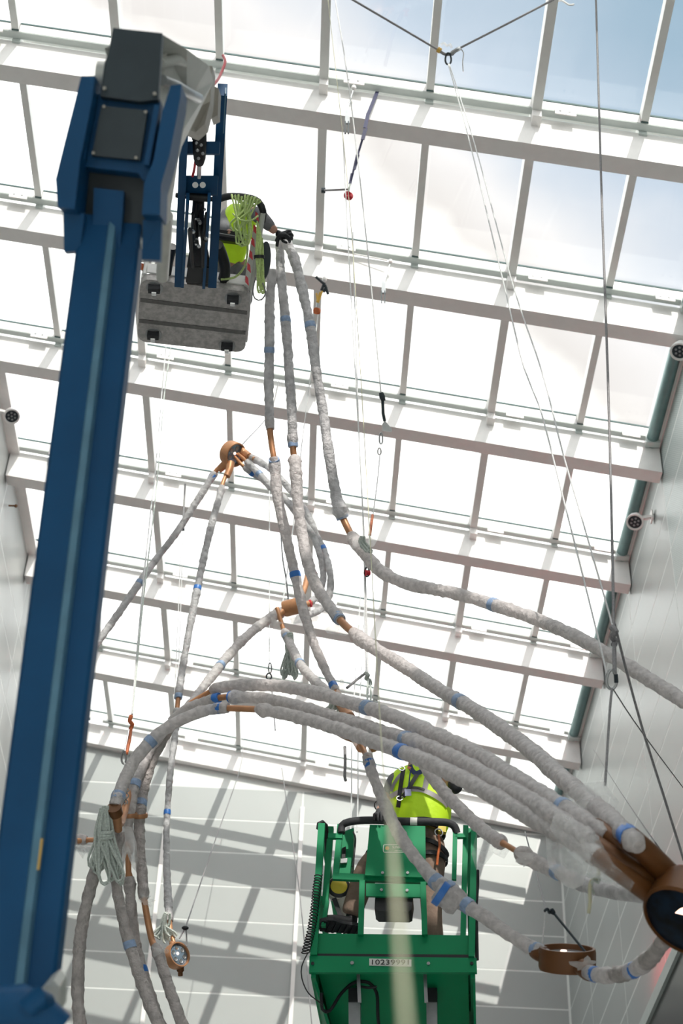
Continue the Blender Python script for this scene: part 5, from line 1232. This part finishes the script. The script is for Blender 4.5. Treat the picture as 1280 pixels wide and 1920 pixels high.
part('fitting', MB().ball(at(347, 1740, 13.3), (.03, .02, .018), 10), 'black', t)
part('wire_leg', MB().tube([at(346, 1742, 13.3), at(336, 1760, 13.25)], .006, 6), 'grey_rope', t)
part('wire_leg', MB().tube([at(349, 1742, 13.3), at(350, 1775, 13.2)], .006, 6), 'grey_rope', t)
rope('thin wire slanting down the far wall behind the white wall batten', [(528,1440,23),(545,1560,20),(562,1680,18),(588,1960,14)], .006, 'grey_rope', name='wire', cat='wire')
rope('black wire down to the orange drum', [(525,962,19),(529,1040,17.6),(536,1085,16.4),(541,1132,15.4)], .009, 'black', name='wire', cat='wire')
rope('pale wire down to the left side of the orange drum', [(553,960,18),(536,1090,16),(527,1146,15.3)], .007, 'white_rope', name='wire', cat='wire')
rope('thin vertical line left of the orange drum', [(505,912,20),(505,1240,16)], .005, 'white_rope')
t = thing('shackle', 'small dark shackle left of the pale rope bundle in the middle', 'hardware', at(505, 1255, 16))
part('bow', carabiner(MB(), at(506, 1252, 16), .10, .03, .007), 'steel', t)
part('clip', carabiner(MB(), at(504, 1268, 16), .06, .05, .008), 'slate', t)
part('cord', MB().tube([at(509, 1272, 16), at(510, 1300, 15.8), at(516, 1370, 15.4)], .006, 6), 'grey_rope', t)
rope('wire holding the low right ring lamp, upper part', [(984,1560,12),(1000,1620,11),(1023,1704,8.8)], .005, 'grey_rope', name='wire', cat='wire')
t = thing('wire_bridle', 'frayed wire knot with two legs above the low right ring lamp', 'hardware', at(1030, 1710, 8.75))
part('knot', MB().tube(spline([at(1021,1708,8.75), at(1026,1704,8.73), at(1030,1712,8.77), at(1035,1705,8.73), at(1039,1714,8.75), at(1030,1709,8.75)], .012)[0], .008, 6), 'slate', t)
part('wire_leg', MB().tube([at(1037, 1711, 8.75), at(1098, 1786, 8.45)], .007, 6), 'slate', t)
part('wire_leg', MB().tube([at(1021, 1712, 8.75), at(1020, 1735, 8.7), at(1015, 1782, 8.6)], .004, 6), 'white_rope', t)
t = thing('rope', 'short beige rope end looped over the tube below the near arches', 'rope', at(1122, 1625, 7.6))
part('loop', MB().tube(spline([at(1123,1622,7.6), at(1122,1640,7.58), at(1118,1648,7.56), at(1108,1652,7.55), at(1105,1668,7.55), at(1106,1690,7.55), at(1103,1712,7.55)], .03)[0], .0085, 8), 'cream_rope', t)
part('loop', MB().tube(spline([at(1116,1646,7.55), at(1123,1643,7.52), at(1121,1655,7.54), at(1112,1650,7.53), at(1108,1662,7.56), at(1113,1675,7.58)], .02)[0], .0075, 8), 'sage_rope', t)
rope('black rope end hanging below the copper ring above the worker', [(646,1400,11.1),(647,1430,11),(646,1455,10.9),(648,1464,10.9)], .010, 'grey_rope')
rope('left of two white lines hanging in front of the far wall, left of the worker', [(680,1048,24),(664,1300,19),(659,1412,17),(659,1480,16.4),(657,1560,15.8)], .008, 'white_rope')
rope('right of two white lines hanging in front of the far wall, left of the worker', [(688,1048,24),(675,1300,19),(671,1412,17),(671,1480,16.4),(669,1560,15.8)], .008, 'white_rope')

def bundle(label, x, y, d, wd, hh, m, n=9, r=.008, tie=None, fringe=False, seed=1):
    """hank of rope: long loops tied near the top"""
    rnd = random.Random(seed); s_ = d / F; c = at(x, y, d); t = thing('rope_bundle', label, 'rope', c, 0, None)
    for i in range(n):
        u0 = rnd.uniform(-.35, .35) * wd; u1 = rnd.uniform(-.5, .5) * wd; ww = rnd.uniform(.12, .34) * wd; top = y + rnd.uniform(-.04, .06) * hh; bot = y + hh * rnd.uniform(.72, 1.0)
        f0 = rnd.uniform(-.04, .04)
        P = [(x + u0 * .4, top, d + f0), (x + u0 * .6 - ww * .4, y + hh * .35, d + f0), (x + u1 - ww * .6, bot - hh * .12, d + f0), (x + u1, bot, d + f0), (x + u1 + ww * .6, bot - hh * .12, d + f0 + .01), (x + u0 * .6 + ww * .4, y + hh * .35, d + f0 + .01), (x + u0 * .4 + 2, top, d + f0)]
        if fringe: P = P[:4]
        part('loop', MB().tube(spline([at(*p) for p in P], .03)[0], r, 6), m, t)
    if tie:
        for q in range(3):
            yy_ = y + hh * (tie + q * .035)
            part('tie', MB().lathe(at(x, yy_, d), CD, [(wd * .22 * s_, -.010), (wd * .27 * s_, -.006), (wd * .27 * s_, .006), (wd * .22 * s_, .010)], 14, close=True), m, t)
    return t
bundle('pale green rope hank hanging below the orange drum', 543, 1188, 14.9, 26, 86, 'sage_rope', 11, .010, .38, seed=3)
bundle('pale green rope hank at lower left beside the drooping tubes', 197, 1516, 9.95, 58, 144, 'sage_rope', 18, .0085, .30, seed=5)
bundle('pale green rope tassel at the small low ring lamp', 313, 1712, 13.3, 40, 58, 'sage_rope', 16, .010, None, True, seed=8)
bundle('pale rope hank hidden behind the arches near the worker', 628, 1305, 11.6, 34, 42, 'sage_rope', 9, .008, None, seed=9)
bundle('small pale rope wrap on the bend of the right basket tube', 681, 1006, 11.55, 30, 30, 'sage_rope', 5, .007, None, seed=12)
# lime coils on the basket
t = thing('rope_coil', 'lime green hose coil draped over the basket top rail', 'rope', at(462, 366, 12.35))
rnd = random.Random(2)
for i in range(9):
    x0 = 436 + i * 6.2; x1 = 446 + rnd.uniform(-14, 14) + i * .9; yb = rnd.uniform(432, 462); dd = 12.32 + rnd.uniform(-.03, .05)
    yt = 367 + max(0, x0 - 462) ** 2 * .014 + rnd.uniform(-2, 2)
    P = [(x0, yt + 4, dd + .02), (x0 - 2, yt, dd - .03), (x0 - 2 + (x1 - x0) * .3, 395, dd - .03), (x1 - 6, yb - 14, dd), (x1, yb, dd), (x1 + 9, yb - 12, dd), (x1 + 6, 400, dd + .02), (x0 + 4, yt + 4, dd + .03)]
    part('loop', MB().tube(spline([at(*p) for p in P], .03)[0], .0075, 6), 'lime', t)
part('loop', MB().tube(spline([at(*p) for p in ((436,400,12.3),(450,412,12.28),(470,414,12.28),(484,404,12.3))], .03)[0], .007, 6), 'lime', t)
part('tail', MB().tube(spline([at(*p) for p in ((462,440,12.3),(464,470,12.4),(458,500,12.5),(440,520,12.6),(414,524,12.62))], .04)[0], .009, 6), 'lime', t)
t = thing('rope_coil', 'second lime rope hank hanging outside the basket striped post', 'rope', at(486, 440, 12.45))
for i in range(10):
    x0 = 484 + rnd.uniform(-4, 6); x1 = 484 + rnd.uniform(-7, 9); yb = rnd.uniform(520, 552)
    part('loop', MB().tube(spline([at(*p) for p in ((482,415,12.42),(x0,445,12.4),(x0 - 2,480,12.4),(x1 - 3,yb - 10,12.45),(x1,yb,12.45),(x1 + 4,yb - 12,12.46),(x0 + 4,480,12.44),(x0 + 2,446,12.44))], .04)[0], .0065, 6), 'lime', t)
part('black_tie', MB().lathe(at(486, 482, 12.42), CD, [(.034, -.012), (.042, -.012), (.042, .012), (.034, .012)], 14, close=True), 'black', t)
part('tail', MB().tube(spline([at(*p) for p in ((479,520,12.45),(474,545,12.45),(478,560,12.45),(490,562,12.45),(498,548,12.45),(492,530,12.45))], .03)[0], .006, 6), 'grey_rope', t)
# strap holding the tube ends together at the glove
t = thing('lifting_strap', 'dark strap tying the three tube ends at the basket worker glove', 'strap', at(530, 447, 12.8))
part('strap_loop', MB().tube(spline([at(519,452,12.75), at(524,442,12.72), at(534,440,12.72), at(541,446,12.75)], .02)[0], .018, 8), 'black', t)
part('strap_tail', MB().tube([at(521, 448, 12.74), at(519, 462, 12.76)], .012, 8), 'black', t)
